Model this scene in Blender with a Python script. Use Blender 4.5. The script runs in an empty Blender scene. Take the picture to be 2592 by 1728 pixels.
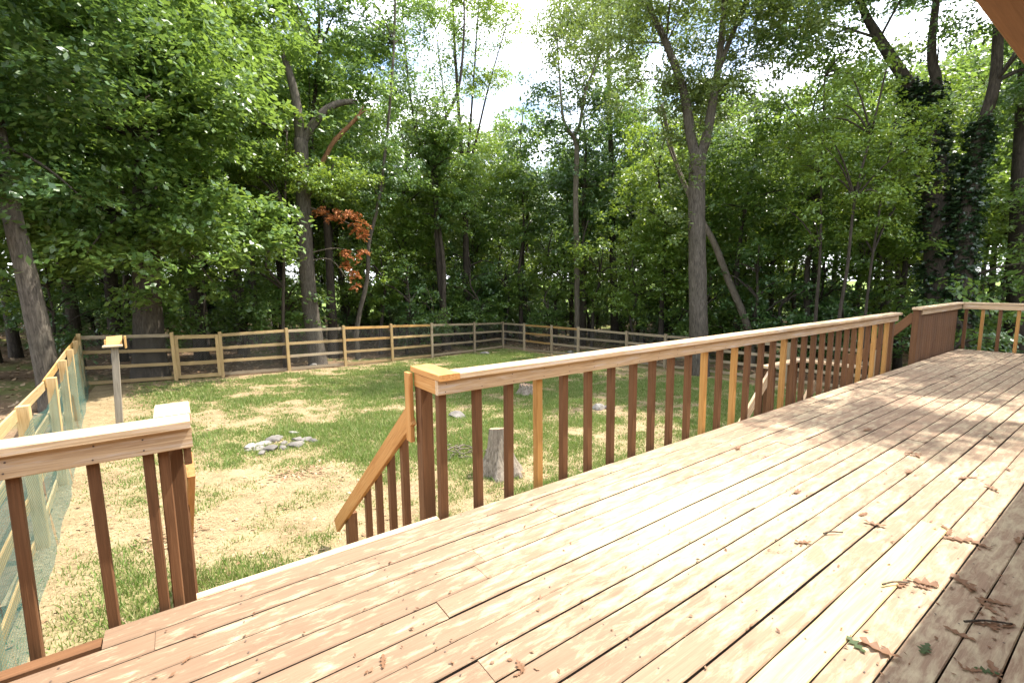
import bpy, bmesh, math, random
import numpy as np
from mathutils import Vector, Matrix, Quaternion

# ------------------------------------------------------------------ camera
scene = bpy.context.scene
col = scene.collection
R = math.radians
cam_d = bpy.data.cameras.new('camera')
cam = bpy.data.objects.new('camera', cam_d)
col.objects.link(cam)
fw = Vector((0.57622, 0.80757, -0.12571)).normalized()
rt = Vector((0.81327, -0.58180, -0.00970))
rt = (rt - fw * rt.dot(fw)).normalized()
up = rt.cross(fw)
cam.matrix_world = Matrix(((rt.x, up.x, -fw.x, 0.0), (rt.y, up.y, -fw.y, -2.514), (rt.z, up.z, -fw.z, 1.446), (0, 0, 0, 1)))
cam_d.sensor_width = 36.0
cam_d.lens = 36.0 * 1204 / 2592
cam_d.clip_start = 0.05
cam_d.clip_end = 3000
scene.camera = cam

# ------------------------------------------------------------------ light
SUN = Vector((0.55, -0.12, 1.0)).normalized()
sun_d = bpy.data.lights.new('sun', 'SUN')
sun_d.energy = 4.6
sun_d.angle = R(0.53)
sun_d.color = (1.0, 0.95, 0.86)
sun = bpy.data.objects.new('sun', sun_d)
col.objects.link(sun)
sun.rotation_mode = 'QUATERNION'
sun.rotation_quaternion = SUN.to_track_quat('Z', 'Y')
sun.location = SUN * 60

world = bpy.data.worlds.new('World')
scene.world = world
world.use_nodes = True
wn, wl = world.node_tree.nodes, world.node_tree.links
wn.clear()
sky = wn.new('ShaderNodeTexSky')
sky.sky_type = 'NISHITA'
sky.sun_disc = False
sky.sun_elevation = math.asin(SUN.z)
sky.sun_rotation = math.atan2(SUN.x, SUN.y)
sky.air_density = 1.0
sky.dust_density = 1.6
sky.ozone_density = 1.0
tc = wn.new('ShaderNodeTexCoord')
mp = wn.new('ShaderNodeMapping')
mp.inputs['Scale'].default_value = (1.0, 1.0, 1.9)
nz = wn.new('ShaderNodeTexNoise')
nz.inputs['Scale'].default_value = 3.6
nz.inputs['Detail'].default_value = 9
nz.inputs['Roughness'].default_value = 0.56
rp = wn.new('ShaderNodeValToRGB')
rp.color_ramp.elements[0].position = 0.40
rp.color_ramp.elements[1].position = 0.60
mx = wn.new('ShaderNodeMixRGB')
mx.inputs['Color2'].default_value = (12.5, 12.9, 13.6, 1)
bg = wn.new('ShaderNodeBackground')
bg.inputs['Strength'].default_value = 0.145
wo = wn.new('ShaderNodeOutputWorld')
wl.new(tc.outputs['Generated'], mp.inputs['Vector'])
wl.new(mp.outputs['Vector'], nz.inputs['Vector'])
wl.new(nz.outputs['Fac'], rp.inputs['Fac'])
wl.new(rp.outputs['Color'], mx.inputs['Fac'])
wl.new(sky.outputs['Color'], mx.inputs['Color1'])
wl.new(mx.outputs['Color'], bg.inputs['Color'])
wl.new(bg.outputs['Background'], wo.inputs['Surface'])

scene.view_settings.view_transform = 'Standard'
scene.view_settings.look = 'None'
scene.view_settings.exposure = 1.4
scene.view_settings.gamma = 1.0
scene.view_settings.use_curve_mapping = False
scene.render.engine = 'CYCLES'
scene.cycles.use_denoising = True
scene.cycles.max_bounces = 6
scene.cycles.transparent_max_bounces = 8
scene.cycles.caustics_reflective = False
scene.cycles.caustics_refractive = False

rng = np.random.default_rng(7)
rnd = random.Random(11)


# ------------------------------------------------------------------ helpers
def tag(o, label=None, cat=None, group=None, kind=None):
    if label: o['label'] = label
    if cat: o['category'] = cat
    if group: o['group'] = group
    if kind: o['kind'] = kind
    return o


def empty(name, loc=(0, 0, 0), label=None, cat=None, group=None):
    o = bpy.data.objects.new(name, None)
    o.empty_display_size = 0.2
    o.location = loc
    col.objects.link(o)
    return tag(o, label, cat, group)


def link(name, me, mat=None, parent=None, matrix=None, smooth=False):
    if mat is not None and not me.materials:
        me.materials.append(mat)
    o = bpy.data.objects.new(name, me)
    col.objects.link(o)
    if matrix is not None:
        m = matrix
        if parent is not None:
            m = Matrix.Translation(parent_loc(parent)).inverted() @ matrix
        o.matrix_basis = m
    if parent is not None:
        o.parent = parent
    if smooth and len(me.polygons):
        me.polygons.foreach_set('use_smooth', np.ones(len(me.polygons), bool))
    return o


def parent_loc(p):
    v = Vector((0, 0, 0))
    while p is not None:
        v += p.matrix_basis.translation
        p = p.parent
    return v


def mesh_np(name, V, F, mat=None, smooth=False):
    """mesh from numpy vertices (n,3) and equal-sided faces (m,k)"""
    me = bpy.data.meshes.new(name)
    V = np.asarray(V, np.float32); F = np.asarray(F, np.int32)
    k = F.shape[1]
    me.vertices.add(len(V)); me.vertices.foreach_set('co', V.ravel())
    me.loops.add(F.size); me.loops.foreach_set('vertex_index', F.ravel())
    me.polygons.add(len(F))
    me.polygons.foreach_set('loop_start', np.arange(0, F.size, k, dtype=np.int32))
    if smooth: me.polygons.foreach_set('use_smooth', np.ones(len(F), bool))
    me.update(calc_edges=True)
    if mat: me.materials.append(mat)
    return me


def gz(x, y):
    """height of the ground"""
    sx = np.where(np.abs(x) < 30, x, np.sign(x) * (30 + 8 * np.tanh((np.abs(x) - 30) / 8)))
    sy = np.where(y < 35, y, 35 + 8 * np.tanh((y - 35) / 8))
    return -1.164 - 0.043 * sx - 0.026 * sy


_perm = rng.permutation(4096)
_val = rng.random(4096)


def vnoise(x, y, s):
    """value noise in numpy"""
    x = np.asarray(x) * s + 1000.0; y = np.asarray(y) * s + 1000.0
    xi = np.floor(x).astype(int); yi = np.floor(y).astype(int)
    fx = x - xi; fy = y - yi
    fx = fx * fx * (3 - 2 * fx); fy = fy * fy * (3 - 2 * fy)
    h = lambda a, b: _val[(_perm[a & 4095] + b * 57) & 4095]
    return (h(xi, yi) * (1 - fx) + h(xi + 1, yi) * fx) * (1 - fy) + (h(xi, yi + 1) * (1 - fx) + h(xi + 1, yi + 1) * fx) * fy


def fbm(x, y, s, o=4):
    t = 0; a = 0.5
    for i in range(o):
        t = t + a * vnoise(x + 17 * i, y - 31 * i, s * 2 ** i); a *= 0.5
    return t / (1 - 0.5 ** o)


# ------------------------------------------------------------------ materials
def new_mat(name):
    m = bpy.data.materials.new(name)
    m.use_nodes = True
    nt = m.node_tree
    nt.nodes.clear()
    out = nt.nodes.new('ShaderNodeOutputMaterial')
    b = nt.nodes.new('ShaderNodeBsdfPrincipled')
    nt.links.new(b.outputs[0], out.inputs[0])
    return m, nt, b, out


def ramp(nt, cols, fac):
    r = nt.nodes.new('ShaderNodeValToRGB')
    e = r.color_ramp.elements
    while len(e) < len(cols): e.new(0.5)
    for el, (p, c) in zip(e, cols):
        el.position = p
        el.color = (*c, 1)
    nt.links.new(fac, r.inputs['Fac'])
    return r.outputs['Color']


def noise(nt, vec, scale, detail=5, rough=0.55, dist=0.0):
    n = nt.nodes.new('ShaderNodeTexNoise')
    n.inputs['Scale'].default_value = scale
    n.inputs['Detail'].default_value = detail
    n.inputs['Roughness'].default_value = rough
    n.inputs['Distortion'].default_value = dist
    nt.links.new(vec, n.inputs['Vector'])
    return n.outputs['Fac']


def mapped(nt, vec, scale):
    m = nt.nodes.new('ShaderNodeMapping')
    m.inputs['Scale'].default_value = scale
    nt.links.new(vec, m.inputs['Vector'])
    return m.outputs['Vector']


def obj_vec(nt, spread=37.0):
    t = nt.nodes.new('ShaderNodeTexCoord')
    i = nt.nodes.new('ShaderNodeObjectInfo')
    s = nt.nodes.new('ShaderNodeVectorMath'); s.operation = 'SCALE'
    s.inputs[0].default_value = (spread, spread * 0.63, spread * 1.7)
    nt.links.new(i.outputs['Random'], s.inputs['Scale'])
    a = nt.nodes.new('ShaderNodeVectorMath'); a.operation = 'ADD'
    nt.links.new(t.outputs['Object'], a.inputs[0]); nt.links.new(s.outputs[0], a.inputs[1])
    return a.outputs[0], i.outputs['Random']


def mixc(nt, f, a, b, mode='MIX'):
    m = nt.nodes.new('ShaderNodeMixRGB'); m.blend_type = mode
    for k, v in (('Fac', f), ('Color1', a), ('Color2', b)):
        if isinstance(v, (int, float)): m.inputs[k].default_value = v
        elif isinstance(v, tuple): m.inputs[k].default_value = (*v, 1)
        else: nt.links.new(v, m.inputs[k])
    return m.outputs[0]


def maprange(nt, v, a, b, c, d):
    m = nt.nodes.new('ShaderNodeMapRange')
    nt.links.new(v, m.inputs[0])
    for i, q in enumerate((a, b, c, d)): m.inputs[i + 1].default_value = q
    return m.outputs[0]


def bump(nt, b, h, strength=0.3, dist=0.01):
    n = nt.nodes.new('ShaderNodeBump')
    n.inputs['Strength'].default_value = strength
    n.inputs['Distance'].default_value = dist
    nt.links.new(h, n.inputs['Height'])
    nt.links.new(n.outputs[0], b.inputs['Normal'])


def wood_mat(name, dark, mid, light, rough=0.75, grain=1.0, vary=0.16, worn=None, worn_at=0.62, wear_scale=(1.6, 7, 7), fresh_end=False):
    """grain runs along local X; optional worn colour that shows through paint or stain in patches"""
    m, nt, b, out = new_mat(name)
    vec, rand = obj_vec(nt)
    g1 = noise(nt, mapped(nt, vec, (0.9, 26 * grain, 26 * grain)), 2.4, 7, 0.62, 1.1)
    g2 = noise(nt, mapped(nt, vec, (3.0, 120, 120)), 2.0, 3, 0.6)
    c = ramp(nt, [(0.28, dark), (0.5, mid), (0.74, light)], g1)
    c = mixc(nt, 0.35, c, ramp(nt, [(0.3, (0.45,) * 3), (0.7, (1.0,) * 3)], g2), 'MULTIPLY')
    if worn:
        w = noise(nt, mapped(nt, vec, wear_scale), 2.6, 8, 0.68, 0.4)
        if fresh_end:   # the paint has lasted better at the left end of the deck
            ge = nt.nodes.new('ShaderNodeNewGeometry')
            sp = nt.nodes.new('ShaderNodeSeparateXYZ'); nt.links.new(ge.outputs['Position'], sp.inputs[0])
            fe = maprange(nt, sp.outputs['X'], -0.4, 2.2, 1, 0)
            c = mixc(nt, fe, c, mixc(nt, 1.0, c, (0.74, 0.70, 0.67), 'MULTIPLY'))
            sb = nt.nodes.new('ShaderNodeMath'); sb.operation = 'MULTIPLY_ADD'
            nt.links.new(fe, sb.inputs[0]); sb.inputs[1].default_value = -0.10; nt.links.new(w, sb.inputs[2])
            w = sb.outputs[0]
            big = noise(nt, mapped(nt, ge.outputs['Position'], (0.55, 1.2, 1.0)), 1.0, 4, 0.6)
            s3_ = nt.nodes.new('ShaderNodeMath'); s3_.operation = 'MULTIPLY_ADD'
            nt.links.new(maprange(nt, big, 0.3, 0.7, -1, 1), s3_.inputs[0]); s3_.inputs[1].default_value = 0.07; nt.links.new(w, s3_.inputs[2])
            w = s3_.outputs[0]
            # the walked-on middle is worn barest
            ds = nt.nodes.new('ShaderNodeVectorMath'); ds.operation = 'DISTANCE'
            nt.links.new(mapped(nt, ge.outputs['Position'], (0.45, 1.0, 1.0)), ds.inputs[0]); ds.inputs[1].default_value = (1.15, -0.95, 0)
            s4_ = nt.nodes.new('ShaderNodeMath'); s4_.operation = 'MULTIPLY_ADD'
            nt.links.new(maprange(nt, ds.outputs['Value'], 0.1, 0.8, 1, 0), s4_.inputs[0]); s4_.inputs[1].default_value = 0.17; nt.links.new(w, s4_.inputs[2])
            w = s4_.outputs[0]
        wm = ramp(nt, [(worn_at - 0.09, (0,) * 3), (worn_at + 0.10, (1,) * 3)], w)
        wc = ramp(nt, [(0.3, tuple(v * 0.82 for v in worn)), (0.7, worn)], g1)
        c = mixc(nt, wm, c, wc)
    vo = nt.nodes.new('ShaderNodeTexVoronoi'); vo.inputs['Scale'].default_value = 1.0
    nt.links.new(mapped(nt, vec, (2.3, 8, 8)), vo.inputs['Vector'])
    kn = ramp(nt, [(0.0, (0.42, 0.36, 0.32)), (0.09, (0.8, 0.77, 0.74)), (0.14, (1, 1, 1))], vo.outputs['Distance'])
    c = mixc(nt, 0.5, c, kn, 'MULTIPLY')
    v = maprange(nt, rand, 0, 1, 1 - vary, 1 + vary)
    vc = nt.nodes.new('ShaderNodeCombineColor')
    for i in range(3): nt.links.new(v, vc.inputs[i])
    c = mixc(nt, 1.0, c, vc.outputs[0], 'MULTIPLY')
    nt.links.new(c, b.inputs['Base Color'])
    b.inputs['Roughness'].default_value = rough
    b.inputs['Specular IOR Level'].default_value = 0.3
    bump(nt, b, g1, 0.35, 0.006)
    return m


def leaf_mat(name, cols, trans=(0.22, 0.34, 0.05), tmix=0.32, rough=0.40, spec=0.9):
    m, nt, b, out = new_mat(name)
    g = nt.nodes.new('ShaderNodeNewGeometry')
    c = ramp(nt, [(i / max(1, len(cols) - 1), q) for i, q in enumerate(cols)], g.outputs['Random Per Island'])
    nt.links.new(c, b.inputs['Base Color'])
    b.inputs['Roughness'].default_value = rough
    b.inputs['Specular IOR Level'].default_value = spec
    t = nt.nodes.new('ShaderNodeBsdfTranslucent')
    tcol = mixc(nt, 0.5, c, trans)
    nt.links.new(tcol, t.inputs['Color'])
    mx = nt.nodes.new('ShaderNodeMixShader')
    mx.inputs[0].default_value = tmix
    nt.links.new(b.outputs[0], mx.inputs[1]); nt.links.new(t.outputs[0], mx.inputs[2])
    nt.links.new(mx.outputs[0], out.inputs[0])
    return m


def bark_mat(name, dark, light, scale=1.0):
    m, nt, b, out = new_mat(name)
    t = nt.nodes.new('ShaderNodeTexCoord')
    v = mapped(nt, t.outputs['Object'], (14 * scale, 14 * scale, 2.6 * scale))
    n = noise(nt, v, 1.6, 8, 0.66, 0.8)
    n2 = noise(nt, t.outputs['Object'], 0.9, 4, 0.6)
    c = ramp(nt, [(0.32, dark), (0.68, light)], n)
    c = mixc(nt, 0.6, c, ramp(nt, [(0.3, (0.55, 0.58, 0.5)), (0.7, (1, 1, 1))], n2), 'MULTIPLY')
    nt.links.new(c, b.inputs['Base Color'])
    b.inputs['Roughness'].default_value = 0.9
    b.inputs['Specular IOR Level'].default_value = 0.2
    bump(nt, b, n, 0.8, 0.03)
    return m


def plain_mat(name, c1, c2, scale=6.0, rough=0.8, bmp=0.3, detail=6):
    m, nt, b, out = new_mat(name)
    vec, rand = obj_vec(nt)
    n = noise(nt, vec, scale, detail, 0.6)
    nt.links.new(ramp(nt, [(0.3, c1), (0.7, c2)], n), b.inputs['Base Color'])
    b.inputs['Roughness'].default_value = rough
    b.inputs['Specular IOR Level'].default_value = 0.3
    bump(nt, b, n, bmp, 0.02)
    return m


M = {}
M['deck'] = wood_mat('deck_paint', (0.25, 0.162, 0.101), (0.283, 0.187, 0.118), (0.315, 0.214, 0.138), 0.72, 0.8, 0.10,
                     worn=(0.44, 0.35, 0.222), worn_at=0.555, wear_scale=(2.4, 9, 9), fresh_end=True)
M['deck_bare'] = wood_mat('deck_bare_pine', (0.44, 0.30, 0.13), (0.60, 0.44, 0.21), (0.68, 0.52, 0.28), 0.7, 0.7, 0.08)
M['gap_shade'] = plain_mat('board_edge_gap_shade', (0.018, 0.013, 0.010), (0.05, 0.034, 0.023), 9, 0.95, 0.3)  # edge colour darkened to stand in for shade between deck boards
M['cap'] = wood_mat('rail_weathered_pine', (0.38, 0.245, 0.13), (0.54, 0.375, 0.215), (0.64, 0.485, 0.31), 0.75, 0.9, 0.06,
                    worn=(0.60, 0.52, 0.44), worn_at=0.60, wear_scale=(1.0, 14, 14))
M['brown'] = wood_mat('brown_stain', (0.112, 0.050, 0.020), (0.150, 0.069, 0.028), (0.19, 0.091, 0.039), 0.75, 0.7, 0.12,
                      worn=(0.24, 0.13, 0.07), worn_at=0.72)
M['new'] = wood_mat('new_pine', (0.36, 0.17, 0.045), (0.48, 0.25, 0.07), (0.56, 0.32, 0.11), 0.6, 0.6, 0.10)
M['stair_new'] = wood_mat('stair_pine', (0.38, 0.16, 0.045), (0.52, 0.25, 0.075), (0.60, 0.34, 0.13), 0.6, 0.7, 0.06)
M['fence'] = wood_mat('fence_pine', (0.30, 0.20, 0.085), (0.44, 0.305, 0.14), (0.54, 0.40, 0.21), 0.85, 0.8, 0.22)
M['fence_new'] = wood_mat('fence_new_pine', (0.36, 0.20, 0.065), (0.46, 0.27, 0.09), (0.54, 0.34, 0.14), 0.7, 0.7, 0.1)
M['fence_grey'] = wood_mat('fence_grey_wood', (0.25, 0.19, 0.115), (0.37, 0.29, 0.185), (0.47, 0.385, 0.265), 0.9, 0.8, 0.2)
M['grey'] = wood_mat('silvered_wood', (0.16, 0.135, 0.10), (0.25, 0.215, 0.165), (0.34, 0.30, 0.24), 0.9, 0.8, 0.12)
M['painted'] = wood_mat('brown_house_paint', (0.24, 0.118, 0.052), (0.29, 0.145, 0.066), (0.33, 0.17, 0.08), 0.6, 0.6, 0.06)
M['siding'] = plain_mat('tan_siding', (0.42, 0.34, 0.25), (0.46, 0.38, 0.28), 2, 0.7, 0.05)
M['shingle'] = plain_mat('roof_shingle', (0.05, 0.045, 0.04), (0.09, 0.08, 0.07), 30, 0.95, 0.5)
M['stone'] = plain_mat('grey_stone', (0.085, 0.076, 0.068), (0.20, 0.18, 0.16), 5, 0.85, 0.6, 9)
M['pale_stone'] = plain_mat('pale_stone', (0.16, 0.145, 0.125), (0.31, 0.285, 0.25), 5, 0.85, 0.5, 9)
M['bark'] = bark_mat('brown_bark', (0.032, 0.025, 0.019), (0.125, 0.10, 0.076))
M['bark_dark'] = bark_mat('dark_bark', (0.028, 0.022, 0.018), (0.10, 0.08, 0.062))
M['bark_pale'] = bark_mat('pale_bark', (0.075, 0.06, 0.046), (0.235, 0.195, 0.15))
M['bark_grey'] = bark_mat('grey_bark', (0.042, 0.034, 0.027), (0.165, 0.14, 0.112))
M['torn'] = bark_mat('torn_wood', (0.09, 0.045, 0.022), (0.30, 0.15, 0.07), 0.8)
M['stump'] = bark_mat('stump_wood', (0.10, 0.075, 0.055), (0.40, 0.34, 0.275), 1.3)
M['stump_top'] = plain_mat('stump_cut', (0.22, 0.14, 0.09), (0.42, 0.30, 0.2), 14, 0.9, 0.5)
LG = dict(
    a=leaf_mat('leaf_mid_green', [(0.055, 0.120, 0.028), (0.095, 0.175, 0.036), (0.150, 0.240, 0.042), (0.09, 0.175, 0.060)], (0.38, 0.52, 0.07), 0.42),
    b=leaf_mat('leaf_deep_green', [(0.038, 0.092, 0.028), (0.062, 0.130, 0.036), (0.10, 0.175, 0.040)], (0.28, 0.42, 0.06), 0.34),
    c=leaf_mat('leaf_bright_green', [(0.085, 0.160, 0.026), (0.135, 0.225, 0.034), (0.185, 0.275, 0.045)], (0.42, 0.52, 0.05), 0.42),
    d=leaf_mat('leaf_olive_green', [(0.075, 0.120, 0.028), (0.12, 0.170, 0.038), (0.165, 0.21, 0.055)], (0.34, 0.44, 0.07), 0.38),
    ivy=leaf_mat('ivy_green', [(0.012, 0.032, 0.010), (0.022, 0.052, 0.014), (0.035, 0.07, 0.018)], (0.05, 0.1, 0.02), 0.15),
)
M['dead_leaf'] = leaf_mat('dead_leaf_orange', [(0.30, 0.10, 0.03), (0.42, 0.16, 0.05), (0.34, 0.13, 0.06)], (0.5, 0.2, 0.06), 0.3, 0.6, 0.3)
M['litter'] = leaf_mat('leaf_litter', [(0.16, 0.09, 0.045), (0.30, 0.19, 0.10), (0.44, 0.32, 0.20), (0.24, 0.13, 0.07)], (0.3, 0.2, 0.1), 0.1, 0.7, 0.3)
M['oak_dry'] = leaf_mat('dry_oak_leaf', [(0.10, 0.05, 0.028), (0.18, 0.09, 0.045), (0.28, 0.17, 0.10)], (0.4, 0.2, 0.08), 0.2, 0.6, 0.3)
M['oak_green'] = leaf_mat('fallen_green_leaf', [(0.035, 0.06, 0.02), (0.06, 0.085, 0.025)], (0.2, 0.3, 0.05), 0.2, 0.5, 0.3)
M['grass'] = leaf_mat('grass_blade', [(0.085, 0.16, 0.032), (0.14, 0.22, 0.048), (0.21, 0.26, 0.075), (0.36, 0.33, 0.16)], (0.28, 0.38, 0.06), 0.3, 0.5, 0.3)

M['straw'] = leaf_mat('dry_straw', [(0.20, 0.13, 0.07), (0.34, 0.25, 0.14), (0.46, 0.36, 0.21), (0.30, 0.27, 0.12)], (0.4, 0.3, 0.15), 0.15, 0.7, 0.2)


def lawn_mat():
    m, nt, b, out = new_mat('lawn_soil')
    t = nt.nodes.new('ShaderNodeTexCoord')
    at = nt.nodes.new('ShaderNodeAttribute'); at.attribute_name = 'turf'
    n1 = noise(nt, t.outputs['Object'], 1.9, 10, 0.78, 0.4)
    n2 = noise(nt, t.outputs['Object'], 34, 5, 0.7)
    soil = ramp(nt, [(0.30, (0.18, 0.125, 0.07)), (0.46, (0.285, 0.21, 0.12)), (0.66, (0.39, 0.30, 0.18))], n1)
    soil = mixc(nt, 0.55, soil, ramp(nt, [(0.32, (0.45, 0.42, 0.38)), (0.6, (1, 1, 1))], n2), 'MULTIPLY')
    turf = ramp(nt, [(0.3, (0.10, 0.11, 0.035)), (0.65, (0.24, 0.235, 0.085))], n2)
    f = maprange(nt, at.outputs['Fac'], 0.08, 0.85, 0.05, 0.8)
    nt.links.new(mixc(nt, f, soil, turf), b.inputs['Base Color'])
    b.inputs['Roughness'].default_value = 0.95
    b.inputs['Specular IOR Level'].default_value = 0.1
    bump(nt, b, n2, 0.7, 0.03)
    return m


def forest_floor_mat():
    m, nt, b, out = new_mat('forest_floor')
    t = nt.nodes.new('ShaderNodeTexCoord')
    n1 = noise(nt, t.outputs['Object'], 0.5, 8, 0.7, 0.3)
    n2 = noise(nt, t.outputs['Object'], 16, 6, 0.7)
    lit = ramp(nt, [(0.3, (0.10, 0.065, 0.038)), (0.52, (0.21, 0.14, 0.085)), (0.72, (0.33, 0.235, 0.15))], n1)
    lit = mixc(nt, 0.6, lit, ramp(nt, [(0.32, (0.35, 0.32, 0.3)), (0.62, (1, 1, 1))], n2), 'MULTIPLY')
    fld = ramp(nt, [(0.3, (0.10, 0.15, 0.03)), (0.7, (0.18, 0.23, 0.06))], n2)
    ln = nt.nodes.new('ShaderNodeVectorMath'); ln.operation = 'LENGTH'
    nt.links.new(t.outputs['Object'], ln.inputs[0])
    far = maprange(nt, ln.outputs['Value'], 62, 72, 0, 1)
    gr = ramp(nt, [(0.5, (0,) * 3), (0.62, (0.7,) * 3)], noise(nt, t.outputs['Object'], 0.23, 5, 0.6))
    c = mixc(nt, gr, lit, fld)
    nt.links.new(mixc(nt, far, c, fld), b.inputs['Base Color'])
    b.inputs['Roughness'].default_value = 0.95
    b.inputs['Specular IOR Level'].default_value = 0.1
    bump(nt, b, n2, 0.8, 0.05)
    return m


def net_mat():
    m, nt, b, out = new_mat('teal_netting')
    t = nt.nodes.new('ShaderNodeTexCoord')
    n = noise(nt, t.outputs['Object'], 0.9, 3, 0.5)
    nt.links.new(ramp(nt, [(0.3, (0.03, 0.135, 0.12)), (0.7, (0.06, 0.19, 0.165))], n), b.inputs['Base Color'])
    b.inputs['Roughness'].default_value = 0.6
    fs = []
    for d_ in ('Y', 'Z'):
        w = nt.nodes.new('ShaderNodeTexWave'); w.bands_direction = d_; w.inputs['Scale'].default_value = 11
        nt.links.new(t.outputs['Object'], w.inputs['Vector']); fs.append(w.outputs['Fac'])
    f = mixc(nt, 1.0, fs[0], fs[1], 'LIGHTEN')
    fac = maprange(nt, f, 0.35, 0.95, 0.86, 0.4)
    tr = nt.nodes.new('ShaderNodeBsdfTransparent')
    mx = nt.nodes.new('ShaderNodeMixShader')
    nt.links.new(fac, mx.inputs[0]); nt.links.new(b.outputs[0], mx.inputs[1]); nt.links.new(tr.outputs[0], mx.inputs[2])
    nt.links.new(mx.outputs[0], out.inputs[0])
    return m


M['lawn'] = lawn_mat(); M['floor'] = forest_floor_mat(); M['net'] = net_mat()
m, nt, b, out = new_mat('galvanised_wire')
b.inputs['Base Color'].default_value = (0.20, 0.195, 0.18, 1); b.inputs['Metallic'].default_value = 0.6; b.inputs['Roughness'].default_value = 0.55
M['wire'] = m
m, nt, b, out = new_mat('rusty_nail')
b.inputs['Base Color'].default_value = (0.09, 0.06, 0.045, 1); b.inputs['Roughness'].default_value = 0.7
M['nail'] = m


# ------------------------------------------------------------------ timber helper
_timber = {}


def timber_mesh(L, w, t, mat, wave=0.0, ch=0.004, seed=None):
    key = (round(L, 2), round(w, 4), round(t, 4), mat.name)
    if wave == 0 and key in _timber: return _timber[key]
    rr = rnd if seed is None else random.Random(seed)
    prof = []
    hw, ht = w / 2, t / 2
    for sx, sy in ((1, 1), (-1, 1), (-1, -1), (1, -1)):
        a = (sx * (hw - ch), sy * ht); bq = (sx * hw, sy * (ht - ch))
        prof += [bq, a] if sx * sy > 0 else [a, bq]
    ns = max(1, int(L / 0.35)) if wave else 1
    V = []
    for i in range(ns + 1):
        x = -L / 2 + L * i / ns
        j = (rr.uniform(-1, 1) * wave, rr.uniform(-1, 1) * wave * 0.5)
        k = rr.uniform(-1, 1) * wave * 0.6
        for (py, pz) in prof:
            V.append((x, py + j[0] + (k if py > 0 else -k), pz + j[1]))
    bm = bmesh.new()
    vs = [bm.verts.new(v) for v in V]
    n = len(prof)
    for i in range(ns):
        for k in range(n):
            bm.faces.new((vs[i * n + k], vs[i * n + (k + 1) % n], vs[(i + 1) * n + (k + 1) % n], vs[(i + 1) * n + k]))
    bm.faces.new(vs[:n]); bm.faces.new(vs[-n:])
    bmesh.ops.recalc_face_normals(bm, faces=bm.faces)
    me = bpy.data.meshes.new('timber'); bm.to_mesh(me); bm.free()
    me.materials.append(mat)
    if wave == 0: _timber[key] = me
    return me


def timber(name, p0, p1, w, t, mat, parent=None, wdir=(0, 0, 1), wave=0.0):
    """straight timber from p0 to p1; w is measured along wdir, t across it"""
    p0, p1 = Vector(p0), Vector(p1)
    d = p1 - p0; L = d.length; x = d.normalized()
    y = Vector(wdir); y = (y - x * y.dot(x)).normalized(); z = x.cross(y)
    me = timber_mesh(L, w, t, mat, wave)
    mw = Matrix(((x.x, y.x, z.x, 0), (x.y, y.y, z.y, 0), (x.z, y.z, z.z, 0), (0, 0, 0, 1)))
    mw.translation = (p0 + p1) / 2
    return link(name, me, None, parent, mw)


# ------------------------------------------------------------------ ground
def grid(name, xs, ys, f, mat):
    X, Y = np.meshgrid(xs, ys)
    Z = f(X, Y)
    V = np.stack([X, Y, Z], -1).reshape(-1, 3)
    nx, ny = len(xs), len(ys)
    i = np.arange(ny - 1)[:, None] * nx + np.arange(nx - 1)[None]
    F = np.stack([i, i + 1, i + nx + 1, i + nx], -1).reshape(-1, 4)
    return mesh_np(name, V, F, mat, True), X.ravel(), Y.ravel()


def ground_f(X, Y):
    z = gz(X, Y) + (fbm(X, Y, 0.25, 3) - 0.5) * 0.25
    inside = (X > -2.2) & (X < 15.6) & (Y < 16.0) & (Y > -9)
    soft = np.clip((np.hypot(X - 6, Y - 5) - 16) / 10, 0, 1)
    return np.where(inside, gz(X, Y) - 0.09, gz(X, Y) - 0.03 + (z - gz(X, Y)) * soft)


near = np.concatenate([np.array([-900, -400, -200, -100, -60, -40]), np.arange(-30, 70.1, 1.0), np.array([80, 100, 140, 220, 420, 1000])])
me, _, _ = grid('ground', near, near, ground_f, M['floor'])
tag(link('ground', me), kind='structure')


def yard_x(y):     # inner side fence lines
    return -1.17 - 0.07 * np.maximum(y, 0) - 0.0, 15.4 + (19.9 - y) * 0.08


def far_y(x):
    return 15.9 + 0.015 * (x + 1) ** 2


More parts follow.
